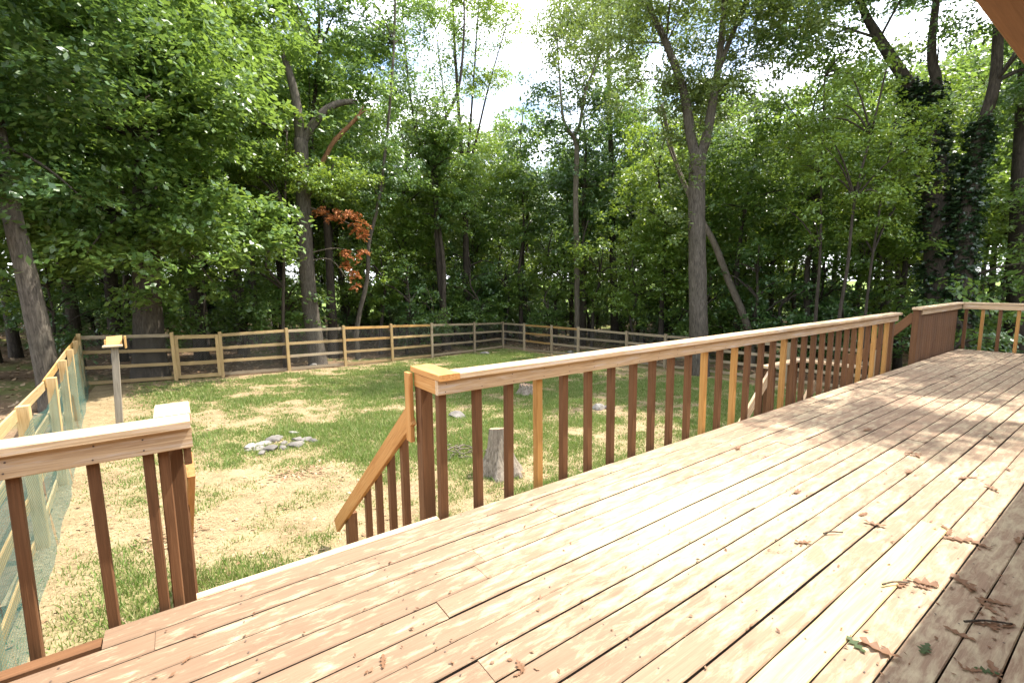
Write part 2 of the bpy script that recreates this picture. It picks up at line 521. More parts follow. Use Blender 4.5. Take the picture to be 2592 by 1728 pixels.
def turf_density(X, Y):
    """how much grass grows: patchy, thin on the left and near the house, better to the right and far middle"""
    n = fbm(X * 0.8, Y * 1.15, 0.55, 4)
    n2 = fbm(X + 40, Y * 1.2 + 9, 1.7, 4)
    base = (n - 0.5) * 1.5 + (n2 - 0.5) * 1.5 + (fbm(X + 3, Y + 70, 5.5, 2) - 0.5) * 0.7 + 0.25
    base = base + np.clip((X - 3.0) / 7, -0.05, 0.10) + 0.35 * np.exp(-((X - 10) / 4) ** 2 - ((Y - 16) / 2.5) ** 2)
    base = base + 0.25 * np.exp(-((X - 0.3) / 1.6) ** 2 - ((Y - 1.9) / 0.9) ** 2) + 0.25 * np.exp(-((X - 3.6) / 1.8) ** 2 - ((Y - 6.2) / 1.6) ** 2)
    base = base - 0.12 * np.exp(-((X - 0.6) / 1.5) ** 2 - ((Y - 4.6) / 1.2) ** 2)
    for (tx, ty, ts) in ((1.0, 2.5, .35), (.45, 2.3, .45), (.6, 3.2, .4), (1.2, 3.7, .5), (-.6, 2.6, .5), (-.5, 3.6, .4), (.2, 1.5, .7), (-.4, 1.3, .6), (.3, 4.6, .4), (-.7, 5.2, .5), (2.4, 4.4, .7), (.2, 7.6, .6), (2.6, 7.4, .9)):
        base = base + 0.38 * np.exp(-((X - tx) ** 2 + (Y - ty) ** 2) / (ts * ts))
    edge = np.minimum(X + 1.4, np.minimum(15.4 - X, far_y(X) - Y))
    return np.clip(base * 0.80 + 0.10, 0, 0.85) * np.clip((edge - 0.15) / 0.8, 0, 1)


lx = np.arange(-2.0, 15.61, 0.16); ly = np.arange(-0.6, 19.9, 0.16)


def lawn_f(X, Y):
    # trimmed by fence lines in a second step
    return gz(X, Y) + (fbm(X, Y, 0.7, 3) - 0.5) * 0.07 + (fbm(X, Y, 3, 2) - 0.5) * 0.025


me, LX, LY = grid('lawn', lx, ly, lawn_f, M['lawn'])
keep = LY > far_y(LX) - 0.1
at = me.attributes.new('turf', 'FLOAT', 'POINT')
at.data.foreach_set('value', turf_density(LX, LY).astype(np.float32))
bm = bmesh.new(); bm.from_mesh(me); bm.verts.ensure_lookup_table()
bmesh.ops.delete(bm, geom=[bm.verts[i] for i in np.nonzero(keep | (LX < -1.15 - 0.072 * np.maximum(LY, 0)))[0]], context='VERTS')
bm.to_mesh(me); bm.free()
tag(link('lawn', me, smooth=True), kind='structure')


def lawn_z(x, y):
    return float(lawn_f(np.array([x]), np.array([y]))[0])


def make_grass(n):
    xs, ys = [], []
    tot = 0
    while tot < n:
        # more blades nearer the house
        x = rng.uniform(-1.6, 15.3, n); y = rng.uniform(0.15, 19.2, n)
        p = turf_density(x, y) * np.clip(1.25 - y / 22, 0.35, 1)
        k = (rng.random(n) < p) & (y < far_y(x) - 0.2) & (x > -1.1 - 0.072 * y)
        xs.append(x[k]); ys.append(y[k]); tot += k.sum()
    x = np.concatenate(xs)[:n]; y = np.concatenate(ys)[:n]
    z = lawn_f(x, y)
    d = turf_density(x, y)
    dist = np.hypot(x, y + 2.5)
    h = (0.022 + 0.045 * d) * rng.uniform(0.6, 1.5, n)
    tall = rng.random(n) < 0.04; h = np.where(tall, h * 2.0, h)
    w = 0.004 + 0.0006 * dist
    a = rng.uniform(0, 2 * np.pi, n); ln = rng.uniform(0.1, 0.9, n) * h; la = rng.uniform(0, 2 * np.pi, n)
    V = np.zeros((n, 3, 3))
    V[:, 0] = np.stack([x - np.cos(a) * w, y - np.sin(a) * w, z - 0.01], 1)
    V[:, 1] = np.stack([x + np.cos(a) * w, y + np.sin(a) * w, z - 0.01], 1)
    V[:, 2] = np.stack([x + np.cos(la) * ln, y + np.sin(la) * ln, z + h], 1)
    return mesh_np('grass', V.reshape(-1, 3), np.arange(3 * n).reshape(-1, 3), M['grass'])


tag(link('grass', make_grass(400000)), 'patchy green grass growing over the tan yard soil', 'grass', kind='stuff')


def make_straw(n):
    x = rng.uniform(-1.6, 15.3, n); y = rng.uniform(0.15, 19.2, n)
    k = (y < far_y(x) - 0.15) & (x > -1.1 - 0.072 * y) & (rng.random(n) < np.clip(1.2 - y / 20, 0.3, 1)) & (fbm(x, y, 1.9, 3) > 0.40)
    x, y = x[k], y[k]; n = len(x)
    z = lawn_f(x, y) + rng.uniform(0.002, 0.016, n)
    a = rng.uniform(0, 2 * np.pi, n); l = rng.uniform(0.02, 0.06, n); w = 0.0018 + 0.0003 * np.hypot(x, y + 2.5)
    V = np.zeros((n, 3, 3))
    V[:, 0] = np.stack([x - np.sin(a) * w, y + np.cos(a) * w, z], 1)
    V[:, 1] = np.stack([x + np.sin(a) * w, y - np.cos(a) * w, z], 1)
    V[:, 2] = np.stack([x + np.cos(a) * l, y + np.sin(a) * l, z + rng.uniform(-0.004, 0.022, n)], 1)
    return mesh_np('dry_grass', V.reshape(-1, 3), np.arange(3 * n).reshape(-1, 3), M['straw'])


tag(link('dry_grass', make_straw(250000)), 'pale dry grass strewn over the bare patches of the yard', 'dry grass', kind='stuff')


def flat_leaves(n, x, y, z, size, mat, name):
    a = rng.uniform(0, 2 * np.pi, n); s = size * rng.uniform(0.6, 1.4, n)
    ax = np.stack([np.cos(a), np.sin(a), rng.uniform(-0.35, 0.5, n)], 1); bx = np.stack([-np.sin(a), np.cos(a), rng.uniform(-0.4, 0.4, n)], 1)
    p = np.stack([x, y, z], 1)
    V = np.zeros((n, 4, 3)); s1 = s[:, None]
    V[:, 0] = p - ax * s1 * 0.6; V[:, 1] = p + bx * s1 * 0.32; V[:, 2] = p + ax * s1 * 0.6; V[:, 3] = p - bx * s1 * 0.32
    V[:, :, 2] += 0.012
    return mesh_np(name, V.reshape(-1, 3), np.arange(4 * n).reshape(-1, 4), mat)


n = 26000
s = rng.uniform(14, 48, n); az = np.radians(rng.uniform(-2, 112, n))
x = s * np.cos(az); y = -2.5 + s * np.sin(az)
k = ~((x > -2.0) & (x < 15.9) & (y < far_y(x) + 0.2)); x, y = x[k], y[k]
tag(link('leaf_litter', flat_leaves(len(x), x, y, ground_f(x, y) + 0.01, 0.13, M['litter'], 'leaf_litter')),
    'brown fallen leaves carpeting the woodland floor behind the fence', 'leaf litter', kind='stuff')
n = 5200
x = rng.uniform(-1.3, 15, n); y = rng.uniform(0.3, 18.5, n)
k = (fbm(x + 5, y, 0.9, 3) > 0.50) & (y < far_y(x) - 0.1) & (x > -1.1 - 0.07 * y); x, y = x[k], y[k]
c = rng.normal(0, 0.16, (190, 2)); x = np.concatenate([x, 1.36 + c[:, 0] * 1.3, -0.2 + c[:, 0]]); y = np.concatenate([y, 4.85 + c[:, 1], 3.6 + c[:, 1]])
tag(link('yard_leaf_litter', flat_leaves(len(x), x, y, lawn_f(x, y), 0.055, M['litter'], 'yard_leaf_litter')),
    'small dry leaves and chips lying on the bare yard soil', 'leaf litter', kind='stuff')

# ------------------------------------------------------------------ house behind the camera (its eave shows at top right)
house = empty('house', (4, -3.95, 0), 'brown trimmed house eave overhanging the near edge of the deck', 'house')
timber('eave_beam', (-6, -2.321, 1.977), (18, -2.321, 1.977), 0.142, 0.09, M['painted'], house, (0, 1, 0))
timber('soffit_board', (-6, -2.70, 2.075), (18, -2.70, 2.075), 0.60, 0.02, M['painted'], house, (0, 1, 0))
timber('soffit_board', (-6, -3.47, 2.077), (18, -3.47, 2.077), 0.93, 0.02, M['painted'], house, (0, 1, 0))
me = mesh_np('roof', [(-6.2, -2.285, 2.10), (18.2, -2.285, 2.10), (18.2, -8.2, 4.4), (-6.2, -8.2, 4.4),
                      (-6.2, -2.285, 2.04), (18.2, -2.285, 2.04), (18.2, -8.2, 4.3), (-6.2, -8.2, 4.3)],
             [(0, 1, 2, 3), (7, 6, 5, 4), (0, 4, 5, 1), (1, 5, 6, 2), (2, 6, 7, 3), (3, 7, 4, 0)], M['shingle'])
link('roof', me, None, house, Matrix.Identity(4))
for i in range(20):
    timber('siding_board', (-6, -3.97, -1.4 + i * 0.185), (18, -3.97, -1.4 + i * 0.185), 0.19, 0.03 + 0.004 * (i % 2), M['siding'], house)

# ------------------------------------------------------------------ deck
deck = empty('wooden_deck', (0, 0, -1.2), 'long brown wooden deck with peeling paint and open board gaps', 'deck')
PITCH = 0.1336
X0, X1 = -3.2, 12.93
row = 0
y = 0.0
rows = []
while y > -3.9:
    rows.append(y); y -= PITCH
for i, yt in enumerate(rows):
    gap = rnd.choice((0.004, 0.006, 0.007, 0.010)) if i else 0.005
    w = PITCH - gap
    xs = [X0 if i else -0.34]
    rr = random.Random(100 + i)
    if i == 13: xs.append(0.35)
    x = X0 + rr.uniform(1.0, 4.5)
    while x < X1 - 1.2:
        if i == 13 and x < 3.9: x = 3.56
        if x > xs[-1] + 0.5: xs.append(x)
        x += rr.choice((2.44, 3.05, 3.66, 4.27)) + rr.uniform(-0.2, 0.2)
    xs.append(X1 + rr.uniform(-0.012, 0.012))
    for a, c in zip(xs[:-1], xs[1:]):
        bare = i == 13 and a < 2.5 < c
        zj = rr.uniform(-0.0025, 0.0025)
        bd = timber('deck_board', (a + 0.0008, yt - gap / 2 - w / 2, -0.019 + zj), (c - 0.0008, yt - gap / 2 - w / 2, -0.019 + zj), w, 0.036,
               M['deck_bare'] if bare else M['deck'], deck, (0, 1, 0), wave=0.0016)
        bd.data.materials.append(M['gap_shade'])          # dirty board edges coloured near black to paint shade into the gaps
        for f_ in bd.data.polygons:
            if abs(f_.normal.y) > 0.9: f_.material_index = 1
timber('deck_board', (X0, -0.0725, -0.021), (-0.345, -0.0725, -0.021), 0.06, 0.034, M['brown'], deck, (0, 1, 0), wave=0.001)
NV, NF = [], []
nr_ = random.Random(77)
for i, yt in enumerate(rows):
    for j in range(26):
        for f_ in (0.25, 0.75):
            x_ = X0 + 0.3 + j * 0.61 + nr_.uniform(-0.015, 0.015); y_ = yt - PITCH * f_ + nr_.uniform(-0.008, 0.008)
            if nr_.random() < 0.12 or x_ < -0.9 or x_ > 9 or (i == 0 and x_ < -0.3): continue
            k_ = len(NV)
            NV += [(x_ + 0.0042 * math.cos(q * 1.0472), y_ + 0.0042 * math.sin(q * 1.0472), 0.0022) for q in range(6)]
            NF.append(tuple(range(k_, k_ + 6)))
o = link('nail_heads', mesh_np('nail_heads', NV, NF, M['nail']), None, deck, Matrix.Identity(4)); o['kind'] = 'stuff'
timber('rim_joist', (X0, -0.13, -0.16), (X1 - 0.02, -0.13, -0.16), 0.235, 0.04, M['brown'], deck)
timber('rim_joist', (X1 - 0.06, -0.16, -0.16), (X1 - 0.06, -3.8, -0.16), 0.235, 0.04, M['brown'], deck)
for i in range(26):
    x = X0 + 0.3 + i * 0.61
    timber('joist', (x, -0.16, -0.16), (x, -3.9, -0.16), 0.235, 0.04, M['brown'], deck)
for x in (-2.8, -0.2, 1.5, 4.2, 6.9, 9.2, 10.5, 12.8):
    g = float(gz(np.array(x), np.array(-0.2)))
    timber('support_post', (x, -0.24, g - 0.1), (x, -0.24, -0.285), 0.10, 0.10, M['brown'], deck, (1, 0, 0))

# ------------------------------------------------------------------ deck railings
def balusters(parent, xs, y, ztop, zbot, new=(), size=0.052):
    for i, x in enumerate(xs):
        mat = M['new'] if i in new else M['brown']
        dx = rnd.uniform(-0.006, 0.006)
        timber('baluster', (x + dx, y, zbot), (x - dx, y, ztop), size, size, mat, parent, (1, 0, 0))


# long railing, right of the stair opening
rail = empty('deck_railing', (5.4, 0.03, 0), 'long deck railing with pale cap board between the two stair openings', 'railing')
H = 0.9
XE = 9.20
timber('cap_board', (1.386, 0.04, H - 0.019), (XE + 0.05, 0.04, H - 0.019), 0.14, 0.038, M['cap'], rail, (0, 1, 0), wave=0.002)
timber('fascia_board', (1.25, 0.018, H - 0.085), (XE, 0.018, H - 0.085), 0.089, 0.036, M['cap'], rail, (0, 0, 1), wave=0.001)
bx = [1.295, 1.553, 1.802, 2.058, 2.301, 2.553, 2.807, 3.071, 3.315, 3.57, 3.832, 4.087, 4.345, 4.612, 4.866, 5.145, 5.40, 5.653]
while bx[-1] < 8.9: bx.append(bx[-1] + 0.252)
newi = {3, 11, 13, 17, 26, 28, 30}
balusters(rail, bx, 0.063, H - 0.04, -0.26, newi)
# return over the stair end, mitred look: short cap across
timber('cap_board', (1.315, -0.030, H - 0.019), (1.315, 0.385, H - 0.019), 0.142, 0.038, M['stair_new'], rail, (1, 0, 0), wave=0.001)
timber('fascia_board', (1.265, 0.036, H - 0.085), (1.265, 0.345, H - 0.085), 0.089, 0.03, M['stair_new'], rail, (0, 0, 1))
timber('post', (1.30, 0.31, -1.25), (1.30, 0.31, H - 0.04), 0.085, 0.085, M['brown'], rail, (1, 0, 0))
timber('post', (XE - 0.05, 0.08, -1.6), (XE - 0.06, 0.08, H - 0.04), 0.085, 0.085, M['brown'], rail, (1, 0, 0))
# nail heads are tiny; left to the grain

def face_nails(parent, xs, y, z):
    V_, F_ = [], []
    for x_ in xs:
        for dz_ in (-0.022, 0.024):
            k_ = len(V_); cz = z + dz_ + rnd.uniform(-0.006, 0.006); cx = x_ + rnd.uniform(-0.012, 0.012)
            V_ += [(cx + 0.004 * math.cos(q * 1.0472), y, cz + 0.004 * math.sin(q * 1.0472)) for q in range(6)]; F_.append(tuple(range(k_, k_ + 6)))
    o_ = link('nail_heads', mesh_np('nail_heads', V_, F_, M['nail']), None, parent, Matrix.Identity(4)); o_['kind'] = 'stuff'


face_nails(rail, bx[:22], -0.0018, H - 0.085)
# short left railing
HL = 0.855
lrail = empty('deck_railing', (-1.5, 0.03, 0), 'short deck railing with thick pale cap at the left of the stairs', 'railing')
timber('cap_board', (-3.2, 0.03, HL - 0.019), (0.056, 0.03, HL - 0.019), 0.14, 0.038, M['cap'], lrail, (0, 1, 0), wave=0.002)
timber('fascia_board', (-3.2, 0.006, HL - 0.085), (0.058, 0.006, HL - 0.085), 0.092, 0.036, M['cap'], lrail, (0, 0, 1), wave=0.001)
timber('cap_board', (-0.008, 0.102, HL - 0.017), (-0.008, 0.375, HL - 0.017), 0.14, 0.038, M['cap'], lrail, (1, 0, 0))
balusters(lrail, [-1.76, -1.52, -1.27, -1.03, -0.775, -0.525, -0.285, -0.105], 0.045, HL - 0.04, -0.26, size=0.039)
timber('post', (-0.052, 0.06, -0.26), (-0.052, 0.06, HL - 0.04), 0.042, 0.045, M['brown'], lrail, (1, 0, 0))
timber('post', (-0.02, 0.30, -1.25), (-0.02, 0.30, HL - 0.04), 0.075, 0.085, M['brown'], lrail, (1, 0, 0))
timber('fascia_board', (0.035, 0.03, HL - 0.175), (0.035, 0.34, HL - 0.175), 0.088, 0.03, M['brown'], lrail, (0, 0, 1))

face_nails(lrail, [-0.775, -0.525, -0.285, -0.105], -0.0145, HL - 0.085)
lrail.location.x -= 0.03

# far right railing: boarded stretch and the end of the deck
HR = 0.935
rrail = empty('deck_railing', (11.6, 0.06, 0), 'far deck corner railing with a close boarded brown panel', 'railing')
timber('cap_board', (10.28, 0.055, HR - 0.019), (13.06, 0.055, HR - 0.019), 0.14, 0.038, M['cap'], rrail, (0, 1, 0), wave=0.0015)
timber('fascia_board', (10.42, 0.03, HR - 0.085), (12.95, 0.03, HR - 0.085), 0.089, 0.036, M['cap'], rrail, (0, 0, 1))
timber('post', (10.36, 0.075, -1.7), (10.36, 0.075, HR - 0.04), 0.09, 0.09, M['brown'], rrail, (1, 0, 0))
x = 10.50
while x < 12.9:
    timber('panel_board', (x, 0.062, -0.25), (x, 0.062, HR - 0.045), 0.128, 0.022, M['brown'], rrail, (1, 0, 0)); x += 0.134
timber('cap_board', (12.99, -0.02, HR - 0.0175), (12.99, -3.85, HR - 0.0175), 0.14, 0.038, M['cap'], rrail, (1, 0, 0), wave=0.0015)
timber('fascia_board', (12.945, 0.0, HR - 0.085), (12.945, -3.85, HR - 0.085), 0.089, 0.036, M['cap'], rrail, (0, 0, 1))
yy = [-0.05, -0.294, -0.539, -0.785, -1.03, -1.28, -1.53, -1.78, -2.03, -2.28, -2.53, -2.78]
for i, y in enumerate(yy):
    timber('baluster', (12.985, y, -0.26), (12.985, y, HR - 0.04), 0.052, 0.05, M['new'] if i in (1, 3, 6) else M['brown'], rrail, (1, 0, 0))

# ------------------------------------------------------------------ main stairs
st = empty('deck_stairs', (0.66, 1.3, -1.2), 'wooden deck stairs with orange sloping handrails and brown balusters', 'stairs')
timber('nosing_board', (0.02, 0.028, -0.017), (1.27, 0.028, -0.017), 0.05, 0.036, M['cap'], st, (0, 1, 0))
nst = 6
for k in range(1, nst + 1):
    z = -0.19 * k; y = 0.06 + 0.26 * (k - 1)
    timber('tread', (0.06, y + 0.07, z), (1.24, y + 0.07, z), 0.135, 0.036, M['cap'], st, (0, 1, 0))
    timber('tread', (0.06, y + 0.212, z), (1.24, y + 0.212, z), 0.135, 0.036, M['cap'], st, (0, 1, 0))
timber('stringer', (1.265, 0.0, -0.20), (1.265, 1.72, -1.42), 0.26, 0.04, M['brown'], st, (0, 0, 1))
timber('stringer', (0.035, 0.0, -0.20), (0.035, 1.72, -1.42), 0.26, 0.04, M['brown'], st, (0, 0, 1))
# right handrail
timber('handrail', (1.262, 0.36, 0.575), (1.262, 2.40, -1.075), 0.135, 0.036, M['stair_new'], st, (0, 0, 1), wave=0.001)
timber('handrail_cleat', (1.258, 0.372, 0.40), (1.258, 0.372, 0.862), 0.075, 0.03, M['stair_new'], st, (0, 1, 0))
for y, h in ((0.609, .36), (0.878, .14), (1.178, -.1), (1.476, -.34)):
    timber('baluster', (1.305, y, max(-0.85 * y - 0.35, -1.22)), (1.305, y, h), 0.056, 0.050, M['brown'], st, (0, 1, 0))
timber('newel_post', (1.315, 2.06, -1.35), (1.315, 2.06, -0.80), 0.115, 0.09, M['brown'], st, (0, 1, 0))
# left handrail
timber('handrail', (0.045, 0.36, 0.53), (-0.03, 2.40, -1.09), 0.135, 0.036, M['stair_new'], st, (0, 0, 1), wave=0.001)
for y, h in ((0.7, .26), (1.05, -.02), (1.4, -.3)):
    timber('baluster', (0.0, y, max(-0.85 * y - 0.35, -1.2)), (0.0, y, h), 0.056, 0.050, M['brown'], st, (0, 1, 0))
timber('newel_post', (-0.03, 2.10, -1.33), (-0.03, 2.10, -0.82), 0.09, 0.085, M['brown'], st, (0, 1, 0))

st.location.x -= 0.034

# ------------------------------------------------------------------ second stairs and landing beyond the long railing
s2 = empty('side_stairs', (9.0, 0.7, -1.5), 'second wooden stairs with a low landing seen behind the long railing', 'stairs')
LZ = -0.76
for k in range(8):
    timber('landing_board', (7.35, 0.17 + k * 0.138, LZ), (10.42, 0.17 + k * 0.138, LZ), 0.131, 0.036, M['cap'], s2, (0, 1, 0))
for k, z in enumerate((-0.2, -0.4, -0.58)):
    timber('tread', (9.62, 0.19 + 0.2 * k, z), (10.30, 0.19 + 0.2 * k, z), 0.2, 0.036, M['grey'], s2, (0, 1, 0))
timber('handrail', (10.36, 0.10, 0.79), (10.36, 0.95, -0.12), 0.14, 0.036, M['brown'], s2, (0, 0, 1))
timber('newel_post', (10.36, 1.02, -1.75), (10.36, 1.02, 0.02), 0.09, 0.09, M['brown'], s2, (1, 0, 0))
timber('cap_board', (7.38, 1.10, 0.09), (8.56, 1.10, 0.09), 0.14, 0.038, M['cap'], s2, (0, 1, 0))
timber('cap_board', (8.50, 1.03, 0.087), (8.50, 0.2, 0.087), 0.14, 0.038, M['cap'], s2, (1, 0, 0))
for x in (7.45, 7.7, 7.95, 8.2, 8.45):
    timber('baluster', (x, 1.12, -0.95), (x, 1.12, 0.07), 0.04, 0.04, M['brown'], s2, (1, 0, 0))
for x in (7.42, 8.5, 10.36):
    g = float(gz(np.array(x), np.array(1.2)))
    timber('post', (x, 1.20, g - 0.1), (x, 1.20, 0.07 if x < 9 else LZ), 0.09, 0.09, M['brown'], s2, (1, 0, 0))
timber('handrail', (7.50, 1.06, 0.02), (6.45, 1.06, -0.86), 0.15, 0.038, M['cap'], s2, (0, 0, 1))
timber('handrail', (7.42, 0.42, -0.06), (6.45, 0.42, -0.86), 0.15, 0.038, M['cap'], s2, (0, 0, 1))
for k in range(4):
    timber('tread', (7.22 - 0.25 * k, 0.25, LZ - 0.18 * (k + 1)), (7.22 - 0.25 * k, 1.15, LZ - 0.18 * (k + 1)), 0.27, 0.036, M['cap'], s2, (1, 0, 0))

# ------------------------------------------------------------------ fences
def gzf(x, y): return float(gz(np.array(float(x)), np.array(float(y))))


def wire_panel(p0, p1, z0a, z0b, h, parent):
    """diagonal wire mesh between two posts, one mesh"""
    p0, p1 = Vector(p0), Vector(p1)
    L = (p1 - p0).length
    e = (p1 - p0).normalized()
    nrm = Vector((-e.y, e.x, 0))
    V, F = [], []

    def pt(u, v):
        return p0 + e * u + Vector((0, 0, z0a + (z0b - z0a) * u / L + v))
    step = 0.075; r = 0.0016
    for sgn in (1, -1):
        c = -h if sgn > 0 else 0
        while c < (L if sgn > 0 else L + h):
            if sgn > 0:
                u0, u1 = max(0, c), min(L, c + h); v0, v1 = u0 - c, u1 - c
            else:
                u0, u1 = max(0, c - h), min(L, c); v0, v1 = c - u0, c - u1
            if u1 - u0 > 0.03:
                a, bq = pt(u0, v0), pt(u1, v1)
                d = (bq - a).normalized(); s = d.cross(nrm).normalized() * r; n2 = nrm * r
                k = len(V)
                V += [a + s, a + n2, a - s, bq + s, bq + n2, bq - s]
                F += [(k, k + 1, k + 4, k + 3), (k + 1, k + 2, k + 5, k + 4), (k + 2, k, k + 3, k + 5)]
            c += step
    me = mesh_np('wire_mesh', [tuple(v) for v in V], F, M['wire'])
    o = link('wire_mesh', me, None, parent, Matrix.Identity(4))
    o['kind'] = 'stuff'
    return o


def rails(parent, a, c, ha, hc, n, mats, off, bh=0.10, bottom=True):
    """n horizontal boards between posts at a and c, on the side given by off"""
    ax, ay = a; cx, cy = c
    ga, gc = gzf(ax, ay), gzf(cx, cy)
    for k in range(n):
        f = 0.965 - k * (0.965 - 0.06) / (n - 1)
        dz = rnd.uniform(-0.012, 0.012)
        timber('fence_board', (ax + off[0], ay + off[1], ga + ha * f - bh * 0.3 + dz), (cx + off[0], cy + off[1], gc + hc * f - bh * 0.3 - dz), bh, 0.022,
               rnd.choice(mats[k] if isinstance(mats, dict) else mats), parent)


def post(parent, x, y, h, w=0.098, mat=None, tilt=0.0):
    g = gzf(x, y)
    return timber('fence_post', (x, y, g - 0.2), (x + tilt, y + tilt * 0.5, g + h), w, w, mat or M['fence'], parent, (1, 0, 0))


FP = [(-2.27, 15.93, 1.51), (-0.06, 15.92, 1.49), (1.22, 15.98, 1.47), (3.32, 16.18, 1.54), (5.45, 16.53, 1.57), (7.59, 17.01, 1.58),
      (9.78, 17.65, 1.57), (12.75, 18.74, 1.52), (15.37, 19.92, 1.47)]
ff = empty('board_fence', (6, 16.5, gzf(6, 16.5)), 'four board wooden fence with wire mesh along the far side of yard', 'fence')
for i, (x, y, h) in enumerate(FP):
    post(ff, x, y, h + 0.03, mat=M['fence_grey'] if i >= 6 else M['fence'], tilt=rnd.uniform(-0.015, 0.015))
for i in range(len(FP) - 1):
    if i == 1: continue
    a, c = FP[i], FP[i + 1]
    mats = [M['fence'], M['fence'], M['fence_new']] if i in (4, 5) else ([M['fence_grey']] if i >= 6 else [M['fence'], M['fence'], M['fence_grey']])
    rails(ff, a[:2], c[:2], a[2], c[2], 4, mats, (0.02, 0.062))
    wire_panel((a[0], a[1] + 0.045, 0), (c[0], c[1] + 0.045, 0), gzf(*a[:2]) + 0.04, gzf(*c[:2]) + 0.04, 1.40, ff)
gate = empty('fence_gate', (0.58, 15.95, gzf(0.5, 15.9)), 'narrow wooden gate of four boards beside the bird feeder', 'gate')
a, c = (0.03, 15.93), (1.13, 15.97)
for k in range(4):
    f = 1.36 - k * 0.43
    timber('gate_board', (a[0], a[1] + 0.02, gzf(*a) + f), (c[0], c[1] + 0.02, gzf(*c) + f), 0.12, 0.024, M['fence'], gate)
for q in (a, c):
    timber('gate_stile', (q[0], q[1] - 0.01, gzf(*q) + 0.03), (q[0], q[1] - 0.01, gzf(*q) + 1.42), 0.09, 0.03, M['fence'], gate, (1, 0, 0))
wire_panel((a[0] + 0.05, a[1] + 0.045, 0), (c[0] - 0.05, c[1] + 0.045, 0), gzf(*a) + 0.06, gzf(*c) + 0.06, 1.3, gate)

# right fence
RP = [(15.37, 19.92, 1.47), (15.52, 18.1, 1.44), (15.7, 16.0, 1.42), (15.85, 14.2, 1.40), (16.1, 11.4, 1.36), (16.25, 9.5, 1.34), (16.45, 7.2, 1.32), (16.65, 4.9, 1.3), (16.85, 2.6, 1.3)]
rf = empty('board_fence', (16, 11, gzf(16, 11)), 'board fence with grey posts running back along the right of yard', 'fence')
for i, (x, y, h) in enumerate(RP[1:], 1):
    post(rf, x, y, h + 0.03, mat=M['fence_grey'], tilt=rnd.uniform(-0.015, 0.015))
for i in range(len(RP) - 1):
    a, c = RP[i], RP[i + 1]
    mats = {0: [M['fence_new']], 1: [M['fence_new']], 2: [M['fence_new']], 3: [M['fence_grey']]} if i == 1 else \
        ({0: [M['fence_new']], 1: [M['fence_grey']], 2: [M['fence_grey']], 3: [M['fence_grey']]} if i == 2 else [M['fence_grey']])
    rails(rf, a[:2], c[:2], a[2], c[2], 4, mats, (0.062, 0.0))
    if i < 6:
        wire_panel((a[0] + 0.045, a[1], 0), (c[0] + 0.045, c[1], 0), gzf(*a[:2]) + 0.04, gzf(*c[:2]) + 0.04, 1.3, rf)

# left fence with teal netting
LP = [(-1.0, -0.6, 1.5), (-1.12, 1.7, 1.5), (-1.25, 3.95, 1.5), (-1.39, 6.08, 1.5), (-1.60, 8.41, 1.5), (-1.80, 10.73, 1.5), (-2.03, 13.5, 1.5), (-2.27, 15.93, 1.5)]
lf = empty('netted_fence', (-1.5, 7, gzf(-1.5, 7)), 'wooden side fence lined with teal plastic netting at the left', 'fence')
for i, (x, y, h) in enumerate(LP[:-1]):
    post(lf, x, y, h, mat=M['fence'], tilt=rnd.uniform(-0.02, 0.02))
for i in range(len(LP) - 1):
    a, c = LP[i], LP[i + 1]
    rails(lf, a[:2], c[:2], a[2], c[2], 4, [M['fence'], M['fence_new']], (-0.062, 0.0), 0.12)
    # netting, slightly slack
    nx, nzv = 14, 8
    u, v = np.meshgrid(np.linspace(0, 1, nx), np.linspace(0, 1, nzv))
    X = a[0] + (c[0] - a[0]) * u + 0.053 + 0.012 * np.sin(u * 9 + i) * (1 - v) + (rng.random(u.shape) - 0.5) * 0.012
    Y = a[1] + (c[1] - a[1]) * u
    Z = gz(X, Y) + 0.02 + v * (1.38 - 0.10 * np.sin(np.pi * u))
    X = X + 0.05 * (1 - v) ** 3
    idx = np.arange(nzv - 1)[:, None] * nx + np.arange(nx - 1)[None]
    F = np.stack([idx, idx + 1, idx + nx + 1, idx + nx], -1).reshape(-1, 4)
    link('netting', mesh_np('netting', np.stack([X, Y, Z], -1).reshape(-1, 3), F, M['net'], True), None, lf, Matrix.Identity(4))

# ------------------------------------------------------------------ bird feeder
bfz = gzf(-1.0, 8.8)
bf = empty('bird_feeder', (-0.98, 8.8, bfz), 'weathered post carrying a small tray and board bird feeder', 'bird feeder')
timber('feeder_post', (-0.98, 8.8, bfz - 0.1), (-0.91, 8.8, 0.33), 0.105, 0.105, M['grey'], bf, (1, 0, 0))
timber('tray', (-1.07, 8.74, 0.345), (-0.79, 8.74, 0.345), 0.26, 0.03, M['fence_grey'], bf, (0, 1, 0))
timber('feeder_roof', (-1.03, 8.90, 0.42), (-0.80, 8.90, 0.43), 0.26, 0.024, M['fence_new'], bf, (0, 0.8, 0.5))
timber('feeder_side', (-0.755, 8.86, 0.28), (-0.755, 8.86, 0.50), 0.20, 0.025, M['fence_new'], bf, (0, 1, 0))
timber('feeder_side', (-1.045, 8.90, 0.36), (-1.045, 8.90, 0.45), 0.16, 0.02, M['fence_new'], bf, (0, 1, 0))


